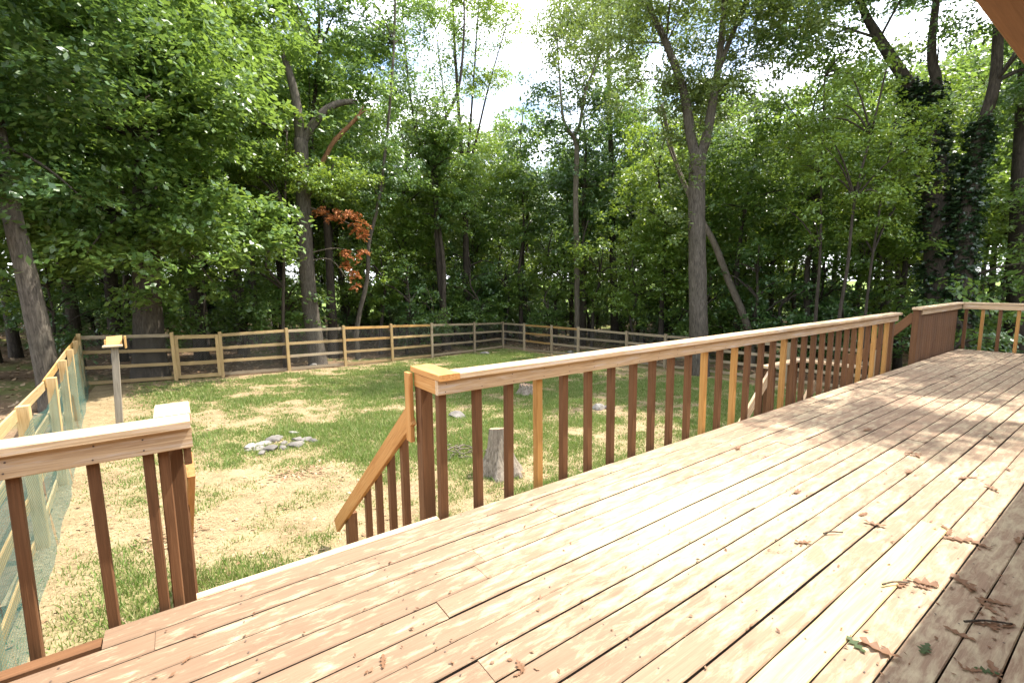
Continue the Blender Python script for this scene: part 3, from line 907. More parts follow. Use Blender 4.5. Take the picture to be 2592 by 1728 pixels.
# ------------------------------------------------------------------ stones and stumps
def stone_mesh(seed, sx, sy, sz, mat):
    r = np.random.default_rng(seed)
    bm = bmesh.new()
    bmesh.ops.create_icosphere(bm, subdivisions=2, radius=1)
    pl = r.normal(size=(9, 3)); pl /= np.linalg.norm(pl, axis=1)[:, None]; dd = r.uniform(0.55, 0.85, 9)
    for v in bm.verts:
        p = np.array(v.co)
        for q, d in zip(pl, dd):
            t = p @ q - d
            if t > 0: p = p - q * t
        v.co = p * (sx, sy, sz) * (1 + r.normal() * 0.02)
    me = bpy.data.meshes.new('stone'); bm.to_mesh(me); bm.free(); me.materials.append(mat)
    return me


ring = [(0.92, 6.55, .16, 1), (1.02, 6.36, .15, 1), (1.12, 6.62, .17, 1), (1.18, 6.22, .19, 0), (1.30, 6.82, .20, 0), (1.42, 7.00, .15, 1), (1.36, 6.20, .15, 0),
        (1.56, 6.22, .17, 0), (1.68, 6.62, .17, 0), (1.80, 6.50, .16, 0), (1.90, 6.34, .14, 0), (1.72, 7.16, .14, 1), (1.02, 6.08, .12, 0), (1.45, 6.56, .13, 0), (1.66, 6.36, .12, 1), (0.86, 6.40, .10, 1)]
RL = ['pale stone at the left side of the stone ring on lawn', 'pale stone at the near left of the stone ring on lawn', 'pale stone just inside the left of the stone ring', 'long grey stone at the near side of the stone ring',
      'grey stone at the far left side of the stone ring', 'small pale stone at the back of the stone ring on lawn', 'dark grey stone at the middle of the ring front', 'grey stone at the near right of the stone ring',
      'grey stone at the right of the ring, left of two neighbours', 'grey stone between two others at the right of the ring', 'rightmost grey stone of the ring on the lawn', 'lone pale stone standing off behind the ring on the grass',
      'small grey stone lying in front of the ring, nearest the stairs', 'small grey stone in the middle of the stone ring', 'small pale stone at the right front of the ring', 'tiny pale stone at the outermost left of the ring']
for i, (x, y, s, p) in enumerate(ring):
    z = lawn_z(x, y)
    o = link('stone', stone_mesh(i, s * rnd.uniform(0.65, 0.95), s * rnd.uniform(0.5, 0.75), s * 0.36, M['pale_stone'] if p else M['stone']),
             None, None, Matrix.Translation((x, y, z + s * 0.16)) @ Matrix.Rotation(rnd.uniform(0, 6), 4, 'Z') @ Matrix.Rotation(rnd.uniform(-0.3, 0.3), 4, 'X'))
    tag(o, RL[i], 'stone', 'stones of the lawn fire ring')
for (x, y, s, p, lab) in ((8.25, 5.42, .17, 1, 'larger pale rock on the lawn behind the long railing'), (8.46, 5.30, .13, 0, 'small grey rock beside the larger pale rock on lawn'),
                          (5.0, 6.63, .24, 0, 'low flat grey stone sunk in grass left of the stump'), (12.55, 17.4, .26, 1, 'long pale flat stone in grass near the far corner'),
                          (16.35, 15.3, .22, 1, 'round white rock behind the right fence corner'), (16.9, 14.6, .26, 0, 'tan rock next to the round white rock behind fence'),
                          (4.3, 17.0, .18, 1, 'pale stone lying outside the far fence by the broken tree')):
    o = link('rock', stone_mesh(int(x * 10), s * 1.2, s, s * (0.35 if 'flat' in lab else 0.7), M['pale_stone'] if p else M['stone']),
             None, None, Matrix.Translation((x, y, gzf(x, y) + s * 0.15)) @ Matrix.Rotation(x, 4, 'Z'))
    tag(o, lab, 'rock')


def stump_mesh(h, rtop, rbase, seed, lobes=6, broken=0.0):
    r = np.random.default_rng(seed)
    nr, ns = 14, 36
    th = np.linspace(0, 2 * np.pi, ns, endpoint=False)
    ph = r.uniform(0, 6.28, 4)
    V = []
    for i in range(nr):
        t = i / (nr - 1)
        fl = (1 - t) ** 2.4
        rad = rtop + (rbase - rtop) * (0.30 * (1 - t) + 0.70 * fl)
        rr = rad * (1 + 0.30 * fl * np.cos(lobes * th + ph[0]) + 0.07 * np.cos(3 * th + ph[1]) + 0.035 * np.cos(11 * th + ph[2]) + 0.02 * np.cos(19 * th + ph[3] + t))
        z = h * t + (0.05 * h * np.cos(th + 2.0) + broken * h * (r.random(ns) - 0.3)) * (1 if t > 0.85 else t ** 3) - 0.08 * (t == 0)
        V.append(np.stack([rr * np.cos(th), rr * np.sin(th), z], 1))
    V = np.concatenate(V)
    F = [(i * ns + k, i * ns + (k + 1) % ns, (i + 1) * ns + (k + 1) % ns, (i + 1) * ns + k) for i in range(nr - 1) for k in range(ns)]
    me = mesh_np('stump', V, F, M['stump'], True)
    # cut face: slightly sunk centre
    top = V[-ns:]
    c = top.mean(0) - np.array([0, 0, 0.012])
    V2 = np.concatenate([top, top * 0.6 + c * 0.4, [c]])
    V2[:, 2] += 0.0005
    F3 = [(k, (k + 1) % ns, ns + (k + 1) % ns) for k in range(ns)] + [(k, ns + (k + 1) % ns, ns + k) for k in range(ns)] + [(ns + k, ns + (k + 1) % ns, 2 * ns) for k in range(ns)]
    return me, mesh_np('cut_face', V2, F3, M['stump_top'])


sz0 = lawn_z(3.78, 3.15)
stp = empty('tree_stump', (3.80, 3.17, sz0), 'tall grey tree stump with flared roots seen through the balusters', 'stump')
m1, m2 = stump_mesh(0.70, 0.15, 0.33, 3)
link('stump_body', m1, None, stp, Matrix.Translation((3.80, 3.17, sz0)))
link('cut_face', m2, None, stp, Matrix.Translation((3.80, 3.17, sz0)))
sz1 = lawn_z(7.93, 7.9)
s3 = empty('tree_stump', (7.93, 7.9, sz1), 'low broken grey stump on the lawn behind the railing', 'stump')
m1, m2 = stump_mesh(0.26, 0.22, 0.36, 9, 5, 0.45)
link('stump_body', m1, None, s3, Matrix.Translation((7.93, 7.9, sz1)))
link('cut_face', m2, None, s3, Matrix.Translation((7.93, 7.9, sz1 - 0.01)))


# ------------------------------------------------------------------ trees: tubes and leaf clouds
def catmull(P, n=5):
    P = [Vector(p) for p in P]
    out = []
    for i in range(len(P) - 1):
        p0 = P[max(i - 1, 0)]; p1 = P[i]; p2 = P[i + 1]; p3 = P[min(i + 2, len(P) - 1)]
        for k in range(n):
            t = k / n
            out.append(0.5 * ((2 * p1) + (p2 - p0) * t + (2 * p0 - 5 * p1 + 4 * p2 - p3) * t * t + (3 * p1 - p0 - 3 * p2 + p3) * t ** 3))
    out.append(P[-1])
    return out


def tube_arrays(P, r0, r1, sides=9, n=4, flare=0.0, wob=0.04, power=1.0):
    pts = catmull(P, n)
    m = len(pts)
    V = []
    ref = Vector((0.3, 0.2, 0.05)).normalized()
    for i, p in enumerate(pts):
        d = (pts[min(i + 1, m - 1)] - pts[max(i - 1, 0)]).normalized()
        a = d.cross(Vector((1, 0, 0)) if abs(d.x) < 0.8 else Vector((0, 1, 0))).normalized(); bq = d.cross(a)
        t = i / (m - 1)
        r = r0 + (r1 - r0) * t ** power
        if flare: r *= 1 + flare * math.exp(-t * m * 0.55)
        for k in range(sides):
            an = 2 * math.pi * k / sides
            rr = r * (1 + rnd.uniform(-wob, wob))
            V.append(p + (a * math.cos(an) + bq * math.sin(an)) * rr)
    F = [(i * sides + k, i * sides + (k + 1) % sides, (i + 1) * sides + (k + 1) % sides, (i + 1) * sides + k) for i in range(m - 1) for k in range(sides)]
    k0 = len(V); V.append(pts[-1]);
    F += [((m - 1) * sides + k, (m - 1) * sides + (k + 1) % sides, k0, k0) for k in range(sides)]
    return [tuple(v) for v in V], F


def tubes_mesh(name, specs, mat, origin=(0, 0, 0)):
    V, F = [], []
    o = Vector(origin)
    for sp in specs:
        v, f = tube_arrays(**sp)
        k = len(V)
        V += [(p[0] - o.x, p[1] - o.y, p[2] - o.z) for p in v]; F += [tuple(i + k for i in q) for q in f]
    bm = bmesh.new()
    vs = [bm.verts.new(p) for p in V]
    for q in F:
        q = list(dict.fromkeys(q))
        if len(q) > 2:
            try: bm.faces.new([vs[i] for i in q])
            except ValueError: pass
    bmesh.ops.recalc_face_normals(bm, faces=bm.faces)
    for f in bm.faces: f.smooth = True
    me = bpy.data.meshes.new(name); bm.to_mesh(me); bm.free(); me.materials.append(mat)
    return me


def leaf_cloud(r, clumps, leaf, aspect=0.5, droop=0.25, sprays=9, flat=0.6):
    """clumps: rows of (x, y, z, radius, leaves). Leaves sit in thin drooping sprays inside each clump."""
    P, N, A = [], [], []
    for (cx, cy, cz, rad, nl) in clumps:
        ns = max(3, int(sprays))
        per = max(3, int(nl / ns))
        d = r.normal(size=(ns, 3)); d /= np.linalg.norm(d, axis=1)[:, None]
        rr = rad * r.random(ns) ** 0.45
        sc = d * rr[:, None] * np.array([1, 1, flat]) + (cx, cy, cz)
        out = d.copy(); out[:, 2] = 0; out /= (np.linalg.norm(out, axis=1)[:, None] + 1e-6)
        sr = rad * r.uniform(0.35, 0.62, ns)
        an = r.uniform(0, 2 * np.pi, (ns, per)); q = np.sqrt(r.random((ns, per)))
        tx = np.stack([-out[:, 1], out[:, 0], np.zeros(ns)], 1)
        along = q * np.cos(an); side = q * np.sin(an)
        p = sc[:, None] + out[:, None] * (along * sr[:, None])[..., None] + tx[:, None] * (side * sr[:, None] * 0.75)[..., None]
        p[..., 2] += -droop * sr[:, None] * (along + along ** 2) + r.normal(size=along.shape) * 0.09 * rad
        P.append(p.reshape(-1, 3))
        n = np.zeros((ns, per, 3)); n[..., 2] = 1
        n += out[:, None] * 0.35 + r.normal(size=n.shape) * 0.52
        N.append(n.reshape(-1, 3))
        a = out[:, None] * 0.8 + r.normal(size=n.shape) * 0.6; a[..., 2] -= 0.35
        A.append(a.reshape(-1, 3))
    P = np.concatenate(P); N = np.concatenate(N); A = np.concatenate(A)
    N /= np.linalg.norm(N, axis=1)[:, None]
    A -= N * (A * N).sum(1)[:, None]; A /= np.linalg.norm(A, axis=1)[:, None]
    B = np.cross(N, A)
    L = (leaf * r.uniform(0.65, 1.35, len(P)))[:, None]
    w = L * aspect
    V = np.zeros((len(P), 4, 3))
    V[:, 0] = P - A * L * 0.5
    V[:, 1] = P + B * w * 0.5 - N * L * 0.07
    V[:, 2] = P + A * L * 0.5 - N * L * 0.10
    V[:, 3] = P - B * w * 0.5 - N * L * 0.07
    return V.reshape(-1, 3)


def cloud_mesh(name, V, mat, origin=(0, 0, 0)):
    V = V - np.asarray(origin, float)
    return mesh_np(name, V, np.arange(len(V)).reshape(-1, 4), mat)


def ell_clumps(r, c, rad, n, crad, leaves, shell=0.5, low=-1.0):
    """clump centres through an ellipsoid, biased to its shell"""
    out = []
    while len(out) < n:
        d = r.normal(size=3); d /= np.linalg.norm(d)
        q = r.random() ** shell
        p = d * q
        if p[2] < low: continue
        s = crad * r.uniform(0.65, 1.35)
        out.append((c[0] + p[0] * rad[0], c[1] + p[1] * rad[1], c[2] + p[2] * rad[2], s, leaves * (s / crad) ** 2))
    return out


def hero(name, label, cat, specs, bark, clumps=None, leaf=0.14, lmat=None, group=None, droop=0.25, extra=None, aspect=0.5, sprays=9):
    base = Vector(specs[0]['P'][0])
    g = gzf(base.x, base.y)
    t = empty(name, (base.x, base.y, g), label, cat, group)
    link('trunk', tubes_mesh('trunk', specs, bark, (base.x, base.y, g)), None, t, Matrix.Translation((base.x, base.y, g)))
    if clumps:
        r = np.random.default_rng(abs(hash(label)) % 1000 if False else len(label) * 13 + int(base.x * 10) % 97)
        V = leaf_cloud(r, clumps, leaf, aspect, droop, sprays)
        link('crown', cloud_mesh('crown', V, lmat, (base.x, base.y, g)), None, t, Matrix.Translation((base.x, base.y, g)))
    return t


def limbs_to(clumps, starts, n, r, r0=0.05):
    """thin branches from points on the trunk to some clump centres"""
    out = []
    idx = r.choice(len(clumps), min(n, len(clumps)), replace=False)
    S = np.array(starts)
    for i in idx:
        c = np.array(clumps[i][:3])
        d = np.linalg.norm((S - c) * (1, 1, 1.6) + (0, 0, 1.2), axis=1)
        s = S[np.argmin(d)]
        mid = s * 0.5 + c * 0.5 + (0, 0, 0.25 * np.linalg.norm(c[:2] - s[:2]) * 0.6)
        out.append(dict(P=[tuple(s), tuple(mid), tuple(c)], r0=r0, r1=0.012, sides=5, n=3))
    return out


# ------------------------------------------------------------------ hero trees
# the big leafy tree at the left behind the fence
r = np.random.default_rng(21)
T2 = [(-0.73, 16.6, -1.65), (-0.62, 16.6, 0.81), (-0.43, 16.6, 3.52), (-0.26, 16.6, 5.88), (-0.19, 16.6, 7.91), (-0.25, 16.6, 9.85), (-0.23, 16.6, 11.3), (-0.1, 16.7, 15.0)]
cl = ell_clumps(r, (-1.5, 16.0, 9.0), (4.6, 4.6, 8.4), 140, 1.15, 300, 0.42, -0.93)
cl += ell_clumps(r, (0.6, 14.4, 6.8), (2.1, 2.0, 4.2), 38, 1.0, 300, 0.6)
cl += ell_clumps(r, (-0.6, 15.2, 3.0), (5.0, 2.6, 2.0), 62, 0.8, 230, 0.55)
cl += ell_clumps(r, (-3.5, 14.6, 6.2), (3.6, 2.2, 4.0), 46, 1.0, 300, 0.6)
lim = limbs_to(cl, T2[2:], 40, r, 0.07)
hero('maple_tree', 'big leafy tree with thick trunk behind the bird feeder and gate', 'tree',
     [dict(P=T2, r0=0.42, r1=0.10, sides=12, flare=0.35)] + lim, M['bark'], cl, 0.185, LG['a'], droop=0.35, aspect=0.55)

r = np.random.default_rng(22)
T1 = [(-2.42, 12.5, -1.5), (-2.45, 12.45, -0.2), (-2.55, 12.4, 1.6), (-2.66, 12.4, 3.09), (-2.7, 12.4, 4.43), (-2.7, 12.4, 5.99), (-2.66, 12.3, 7.25), (-2.7, 12.0, 10.5)]
cl = ell_clumps(r, (-3.2, 11.2, 8.6), (3.8, 3.6, 4.6), 95, 1.0, 260, 0.5) + ell_clumps(r, (-3.0, 12.0, 4.0), (2.2, 1.6, 1.9), 26, 0.75, 220, 0.5)
hero('maple_tree', 'leaning trunked leafy tree outside the netted fence at far left', 'tree',
     [dict(P=T1, r0=0.235, r1=0.08, sides=10, flare=0.3)] + limbs_to(cl, T1[4:], 20, r, 0.05), M['bark_grey'], cl, 0.165, LG['b'], droop=0.35, aspect=0.55)

# broken tree with dead orange leaves
r = np.random.default_rng(23)
T3 = [(4.63, 17.5, -1.95), (4.60, 17.5, -1.2), (4.47, 17.5, 0.59), (4.43, 17.5, 2.96), (4.49, 17.5, 5.26), (4.51, 17.49, 6.86)]
cl = ell_clumps(r, (4.9, 17.0, 5.6), (2.4, 1.3, 1.2), 34, 0.65, 200, 0.6) + ell_clumps(r, (3.6, 19.4, 7.6), (2.4, 1.4, 2.4), 30, 0.8, 200, 0.6)
bt = hero('broken_tree', 'storm broken tree with snapped limbs and hanging dead orange leaves', 'tree',
          [dict(P=T3, r0=0.34, r1=0.25, sides=12, flare=0.35), dict(P=[(4.5, 17.49, 6.71), (4.44, 17.5, 8.11), (4.3, 17.53, 9.01), (4.13, 17.57, 9.75)], r0=0.20, r1=0.11, sides=9), dict(P=[(4.15, 17.57, 9.7), (4.10, 17.58, 9.95), (4.03, 17.6, 10.15)], r0=0.07, r1=0.004, sides=5), dict(P=[(4.10, 17.55, 9.7), (4.14, 17.56, 9.9), (4.16, 17.56, 10.0)], r0=0.06, r1=0.004, sides=5),
           dict(P=[(4.48, 17.49, 4.6), (5.3, 17.1, 5.6), (5.6, 16.9, 6.1)], r0=0.07, r1=0.02, sides=6)],
          M['bark_grey'], cl, 0.13, LG['c'], droop=0.2)
link('snapped_limb', tubes_mesh('snapped_limb', [dict(P=[(4.54, 17.48, 6.75), (5.22, 17.31, 7.80), (5.77, 17.16, 8.27), (6.36, 16.98, 8.44)], r0=0.18, r1=0.10), dict(P=[(6.32, 17.0, 8.46), (6.5, 16.93, 8.5), (6.62, 16.9, 8.48)], r0=0.06, r1=0.004, sides=5), dict(P=[(6.32, 17.0, 8.40), (6.45, 16.95, 8.38), (6.52, 16.93, 8.32)], r0=0.05, r1=0.004, sides=5)], M['bark_grey'], bt.location),
     None, bt, Matrix.Translation(bt.location))
link('torn_limb', tubes_mesh('torn_limb', [dict(P=[(4.52, 17.48, 5.3), (5.15, 17.35, 6.0), (5.60, 17.2, 6.81), (6.15, 17.05, 7.45), (6.60, 16.90, 7.95)], r0=0.10, r1=0.075, wob=0.16), dict(P=[(6.6, 16.9, 7.97), (6.8, 16.84, 8.12), (6.92, 16.8, 8.15)], r0=0.05, r1=0.004, sides=5), dict(P=[(6.6, 16.9, 8.02), (6.72, 16.86, 8.22), (6.78, 16.84, 8.34)], r0=0.045, r1=0.004, sides=5)], M['torn'], bt.location),
     None, bt, Matrix.Translation(bt.location))['label'] = 'reddish torn limb'
dcl = [(5.0, 17.1, 4.12, .38, 150), (5.45, 17.03, 4.0, .42, 190), (5.85, 16.9, 3.88, .45, 200), (6.2, 16.8, 3.62, .36, 150), (6.3, 16.75, 3.35, .25, 80),
       (5.75, 16.9, 2.62, .3, 110), (6.25, 16.8, 2.55, .3, 100), (5.65, 16.9, 2.1, .3, 120), (5.85, 16.9, 1.75, .3, 110), (5.95, 16.85, 1.35, .2, 50)]
dcl = [(a_, b_ - 0.45, c_, d_ * 1.1, e_) for a_, b_, c_, d_, e_ in dcl]
V = leaf_cloud(np.random.default_rng(5), dcl, 0.15, 0.40, 0.6, 6)
link('dead_leaves', cloud_mesh('dead_leaves', V, M['dead_leaf'], bt.location), None, bt, Matrix.Translation(bt.location))['label'] = 'hanging dead orange leaves'
link('dead_branch', tubes_mesh('dead_branch', [dict(P=[(4.5, 17.4, 4.4), (5.4, 17.05, 4.05), (6.3, 16.8, 3.6)], r0=0.04, r1=0.012, sides=5),
                                                dict(P=[(4.5, 17.4, 2.3), (5.26, 17.09, 2.35), (5.85, 16.93, 1.5)], r0=0.035, r1=0.01, sides=5),
                                                dict(P=[(4.5, 17.4, 2.6), (5.5, 17.0, 2.8), (6.35, 16.8, 2.5)], r0=0.03, r1=0.01, sides=5)], M['bark_pale'], bt.location),
     None, bt, Matrix.Translation(bt.location))


def spindle(label, P, r0, r1, bark, crown=None, leaf=0.14, lm='a', more=(), name='woodland_tree', seed=1, limbs=14, droop=0.2):
    r = np.random.default_rng(seed)
    g = gzf(P[0][0], P[0][1])
    P = [(P[0][0], P[0][1], g - 0.15)] + [p for p in P if p[2] > g + 0.4]
    specs = [dict(P=P, r0=r0, r1=r1, sides=9, flare=0.25)] + list(more)
    cl = []
    starts = [p for p in P[2:]]
    for m_ in more: starts += m_['P'][1:]
    for c in (crown or []): cl += ell_clumps(r, *c)
    if cl: specs += limbs_to(cl, starts, limbs, r, 0.035)
    return hero(name, label, 'tree', specs, bark, cl or None, leaf, LG[lm], droop=droop)


spindle('slim dark sapling trunk standing left of the broken tree', [(3.41, 17.4, -0.43), (3.61, 17.4, 2.27), (3.77, 17.35, 4.34), (4.0, 17.3, 7.0)], 0.075, 0.03, M['bark'],
        [((3.0, 18.6, 6.2), (1.8, 1.6, 2.0), 26, 0.7, 170, 0.6)], 0.13, 'a', seed=31)
spindle('thin pale leaning tree right of the dead orange leaves', [(6.61, 18.6, -0.58), (7.11, 18.4, 1.61), (7.23, 18.3, 3.12), (7.68, 18.1, 4.98), (8.14, 17.93, 7.89), (8.52, 17.77, 11.42), (8.66, 17.71, 14.2)],
        0.11, 0.04, M['bark_grey'], [((7.9, 18.4, 6.3), (2.3, 2.0, 2.4), 34, 0.75, 190, 0.6), ((8.0, 18.4, 12.0), (2.4, 2.2, 3.8), 44, 0.75, 160, 0.6)], 0.14, 'b', seed=32)
spindle('dark forked tree behind the middle of the far fence', [(12.12, 20.7, -1.09), (11.9, 20.7, 1.15), (11.78, 20.7, 4.35), (11.75, 20.7, 7.01), (11.71, 20.7, 9.39)], 0.22, 0.13, M['bark_dark'],
        [((11.6, 20.7, 9.0), (3.0, 2.2, 3.0), 40, 0.85, 200, 0.6), ((11.0, 20.9, 14.8), (3.0, 2.4, 2.8), 50, 0.8, 140, 0.6), ((12.8, 20.0, 5.6), (1.9, 1.6, 1.4), 18, 0.7, 190, 0.6)], 0.15, 'a',
        [dict(P=[(11.72, 20.69, 9.0), (12.83, 20.1, 11.03), (13.2, 19.89, 14.27), (13.17, 19.9, 17)], r0=0.10, r1=0.03), dict(P=[(11.75, 20.68, 7.01), (11.0, 21.05, 8.72), (10.68, 21.19, 11.23), (10.49, 21.28, 14.5)], r0=0.09, r1=0.03)], seed=33)
spindle('many stemmed tree with thin upright branches against the sky', [(14.53, 22.59, -1.41), (14.58, 22.55, 3.93), (14.55, 22.57, 6.94), (14.43, 22.64, 9.63), (14.27, 22.73, 13.66), (14.19, 22.78, 17.0)],
        0.24, 0.05, M['bark_dark'], [((14.6, 22.4, 8.2), (2.6, 2.0, 2.4), 30, 0.8, 200, 0.6), ((15.2, 22.0, 17.0), (4.0, 3.0, 2.2), 66, 0.85, 150, 0.6), ((15.6, 22.0, 13.4), (2.8, 2.2, 1.8), 26, 0.75, 120, 0.6)], 0.15, 'c',
        [dict(P=[(14.59, 22.55, 6.7), (14.86, 22.39, 9.64), (15.14, 22.22, 12.99), (15.44, 22.03, 17)], r0=0.10, r1=0.03), dict(P=[(14.55, 22.57, 6.94), (15.26, 22.15, 9.89), (15.85, 21.77, 12.53), (16.66, 21.22, 15.6)], r0=0.09, r1=0.025),
         dict(P=[(14.55, 22.57, 6.5), (13.9, 22.9, 9.0), (13.6, 23.0, 12.0), (13.3, 23.2, 15.5)], r0=0.08, r1=0.02)], seed=34)
spindle('slender pale tree with a wide fork behind the fence corner', [(18.54, 17.11, -1.26), (18.51, 17.15, 2.5), (18.44, 17.21, 6.03), (18.47, 17.18, 8.53), (18.3, 17.34, 9.21)], 0.17, 0.13, M['bark_pale'],
        [((18.3, 17.3, 14.8), (3.4, 2.8, 3.0), 70, 0.85, 160, 0.6), ((19.0, 16.6, 10.6), (2.2, 1.8, 1.6), 14, 0.6, 120, 0.6)], 0.15, 'd',
        [dict(P=[(18.3, 17.34, 9.17), (17.97, 17.64, 9.9), (17.83, 17.76, 11.24), (17.68, 17.89, 14)], r0=0.11, r1=0.03), dict(P=[(18.3, 17.34, 9.17), (18.58, 17.07, 9.75), (18.79, 16.88, 11.39), (19.41, 16.26, 13.69), (19.62, 16.04, 16)], r0=0.11, r1=0.03)], seed=35)
spindle('straight dark trunked tree right of the pale forked tree', [(22.95, 18.32, -1.64), (22.83, 18.45, 2.62), (22.72, 18.58, 7.92), (22.54, 18.77, 13.01), (22.45, 18.86, 17)], 0.30, 0.08, M['bark_dark'],
        [((23.0, 18.0, 11.4), (3.4, 3.0, 3.8), 62, 0.9, 200, 0.6), ((22.4, 18.6, 17.5), (3.2, 3.0, 2.2), 34, 0.9, 160, 0.6), ((22.8, 17.9, 6.2), (2.4, 2.0, 1.8), 22, 0.8, 190, 0.6)], 0.17, 'a', seed=36)
spindle('tall grey tree forking into two big limbs behind long railing', [(15.32, 7.31, -1.98), (15.25, 7.42, 0.55), (15.18, 7.52, 2.68), (15.14, 7.59, 4.46), (15.14, 7.59, 5.85)], 0.31, 0.27, M['bark_grey'],
        [((14.4, 9.1, 11.0), (3.8, 3.8, 3.6), 110, 0.85, 190, 0.55), ((16.0, 6.2, 11.0), (2.8, 3.0, 3.6), 74, 0.8, 190, 0.55), ((15.4, 7.8, 7.8), (2.1, 2.0, 1.7), 36, 0.6, 170, 0.5), ((14.8, 7.8, 5.0), (0.8, 0.8, 2.4), 9, 0.42, 80, 0.6)], 0.125, 'd',
        [dict(P=[(15.13, 7.6, 5.5), (15.01, 7.78, 6.22), (14.83, 8.03, 7.82), (14.47, 8.53, 9.44), (14.09, 9.0, 10.78), (13.84, 9.3, 12.6)], r0=0.20, r1=0.06), dict(P=[(15.14, 7.59, 5.5), (15.27, 7.39, 6.17), (15.37, 7.23, 7.55), (15.45, 7.1, 9.16), (15.52, 7.0, 12.2)], r0=0.20, r1=0.07),
         dict(P=[(15.42, 7.16, 8.29), (15.7, 6.69, 9.72), (15.99, 6.18, 11)], r0=0.10, r1=0.04)], seed=37, limbs=26)
spindle('dead pale trunk leaning left behind the tall forked tree', [(19.5, 7.7, -0.9), (19.02, 8.55, 1.46), (18.72, 9.04, 2.91), (18.44, 9.49, 3.92), (18.05, 10.06, 5.3), (17.72, 10.52, 6.77), (17.43, 10.92, 8.74)], 0.17, 0.07, M['bark_pale'],
        more=[dict(P=[(18.05, 10.06, 5.3), (17.2, 10.4, 7.0), (16.9, 10.7, 8.6)], r0=0.05, r1=0.02, sides=5)], seed=38, name='leaning_dead_tree')

# ivy-clad tree at the right
r = np.random.default_rng(39)
T12 = [(20.5, 1.95, -2.3), (20.53, 1.91, -0.31), (20.48, 2.13, 1.95), (20.42, 2.39, 4.05), (20.35, 2.67, 5.72), (20.3, 2.87, 6.68)]
T12a = [(20.31, 2.83, 6.4), (20.19, 3.27, 7.6), (19.92, 4.14, 9.33), (19.71, 4.73, 10.73), (19.5, 5.2, 13)]
T12b = [(20.33, 2.76, 6.28), (20.35, 2.65, 7.57), (20.3, 2.85, 8.93), (20.34, 2.72, 13)]
T12c = [(20.25, 1.6, -2.3), (20.12, 1.4, -0.25), (20.1, 1.5, 1.92), (20.1, 1.51, 3.89), (20.11, 1.47, 5.41), (20.15, 1.24, 7.07), (20.15, 1.27, 9.56), (19.8, 0.6, 13)]
cl = ell_clumps(r, (19.4, 5.2, 11.4), (3.2, 5.0, 3.2), 130, 0.9, 250, 0.55) + ell_clumps(r, (19.3, 0.0, 10.8), (4.0, 3.8, 4.0), 100, 0.85, 160, 0.55) + ell_clumps(r, (20.6, 0.4, 7.0), (2.2, 2.6, 2.2), 26, 0.7, 120, 0.6)
cl += ell_clumps(r, (15.6, -2.3, 12.4), (3.6, 2.4, 1.5), 30, 0.75, 220, 0.6) + ell_clumps(r, (12.6, -2.4, 12.2), (1.5, 1.2, 0.6), 8, 0.7, 190, 0.6)
iv = hero('ivy_clad_tree', 'dark ivy clad twin trunk tree beyond the right deck corner', 'tree',
          [dict(P=T12, r0=0.52, r1=0.30, sides=12, flare=0.3), dict(P=T12a, r0=0.24, r1=0.06), dict(P=T12b, r0=0.22, r1=0.06), dict(P=T12c, r0=0.30, r1=0.08, sides=10)] + limbs_to(cl, T12a[1:] + T12b[1:] + T12c[5:], 36, r, 0.05),
          M['bark_dark'], cl, 0.145, LG['b'], droop=0.2)
icl = []
for P, ra, top in ((T12, 0.52, 6.6), (T12c, 0.25, 6.0), (T12a, 0.24, 7.6), (T12b, 0.22, 7.4)):
    pts = catmull(P, 12)
    for p in pts:
        if p.z < top and p.z > -2.0:
            for k in range(6):
                a = rnd.uniform(0, 6.28)
                icl.append((p.x + math.cos(a) * ra * 0.9, p.y + math.sin(a) * ra * 0.9, p.z + rnd.uniform(-0.2, 0.2), 0.23, 55))
V = leaf_cloud(r, icl, 0.10, 0.8, 0.5, 4, 1.0)
link('ivy', cloud_mesh('ivy', V, LG['ivy'], iv.location), None, iv, Matrix.Translation(iv.location))
spindle('dark trunk with bright leaves at the right edge of view', [(22.8, 0.53, -0.07), (22.77, 0.75, 3.34), (22.74, 0.93, 6.09), (22.72, 1.04, 8.74), (22.7, 1.0, 12)], 0.36, 0.14, M['bark_dark'],
        [((22.4, 0.4, 9.6), (3.2, 3.0, 3.6), 50, 0.85, 160, 0.55), ((21.6, 0.2, 3.6), (1.8, 1.6, 2.0), 20, 0.7, 160, 0.6)], 0.14, 'a', seed=40)
spindle('slim curved sapling left of the ivy clad tree', [(16.9, 3.6, 0.11), (16.95, 3.5, 1.81), (16.97, 3.45, 3.82), (17.05, 3.2, 5.59), (17.15, 2.95, 7.6)], 0.06, 0.02, M['bark_dark'],
        [((17.4, 3.5, 5.2), (1.9, 1.9, 3.2), 40, 0.6, 180, 0.6)], 0.12, 'c', seed=41)
spindle('slim straight sapling behind the end of long railing', [(18.1, 4.75, -0.03), (18.1, 4.75, 2.43), (18.05, 4.85, 4.81), (18, 4.95, 8)], 0.07, 0.02, M['bark_dark'],
        [((18.4, 5.1, 6.0), (2.0, 2.0, 3.4), 42, 0.65, 190, 0.6)], 0.12, 'c', seed=42)
spindle('short thin sapling close to the ivy clad trunk', [(18.09, 3.3, 0.3), (18.11, 3.24, 2.23), (18.14, 3.12, 4.33), (18.2, 3.0, 6)], 0.05, 0.02, M['bark_dark'],
        [((18.5, 3.1, 4.4), (1.6, 1.5, 2.6), 28, 0.6, 170, 0.6)], 0.12, 'c', seed=43)

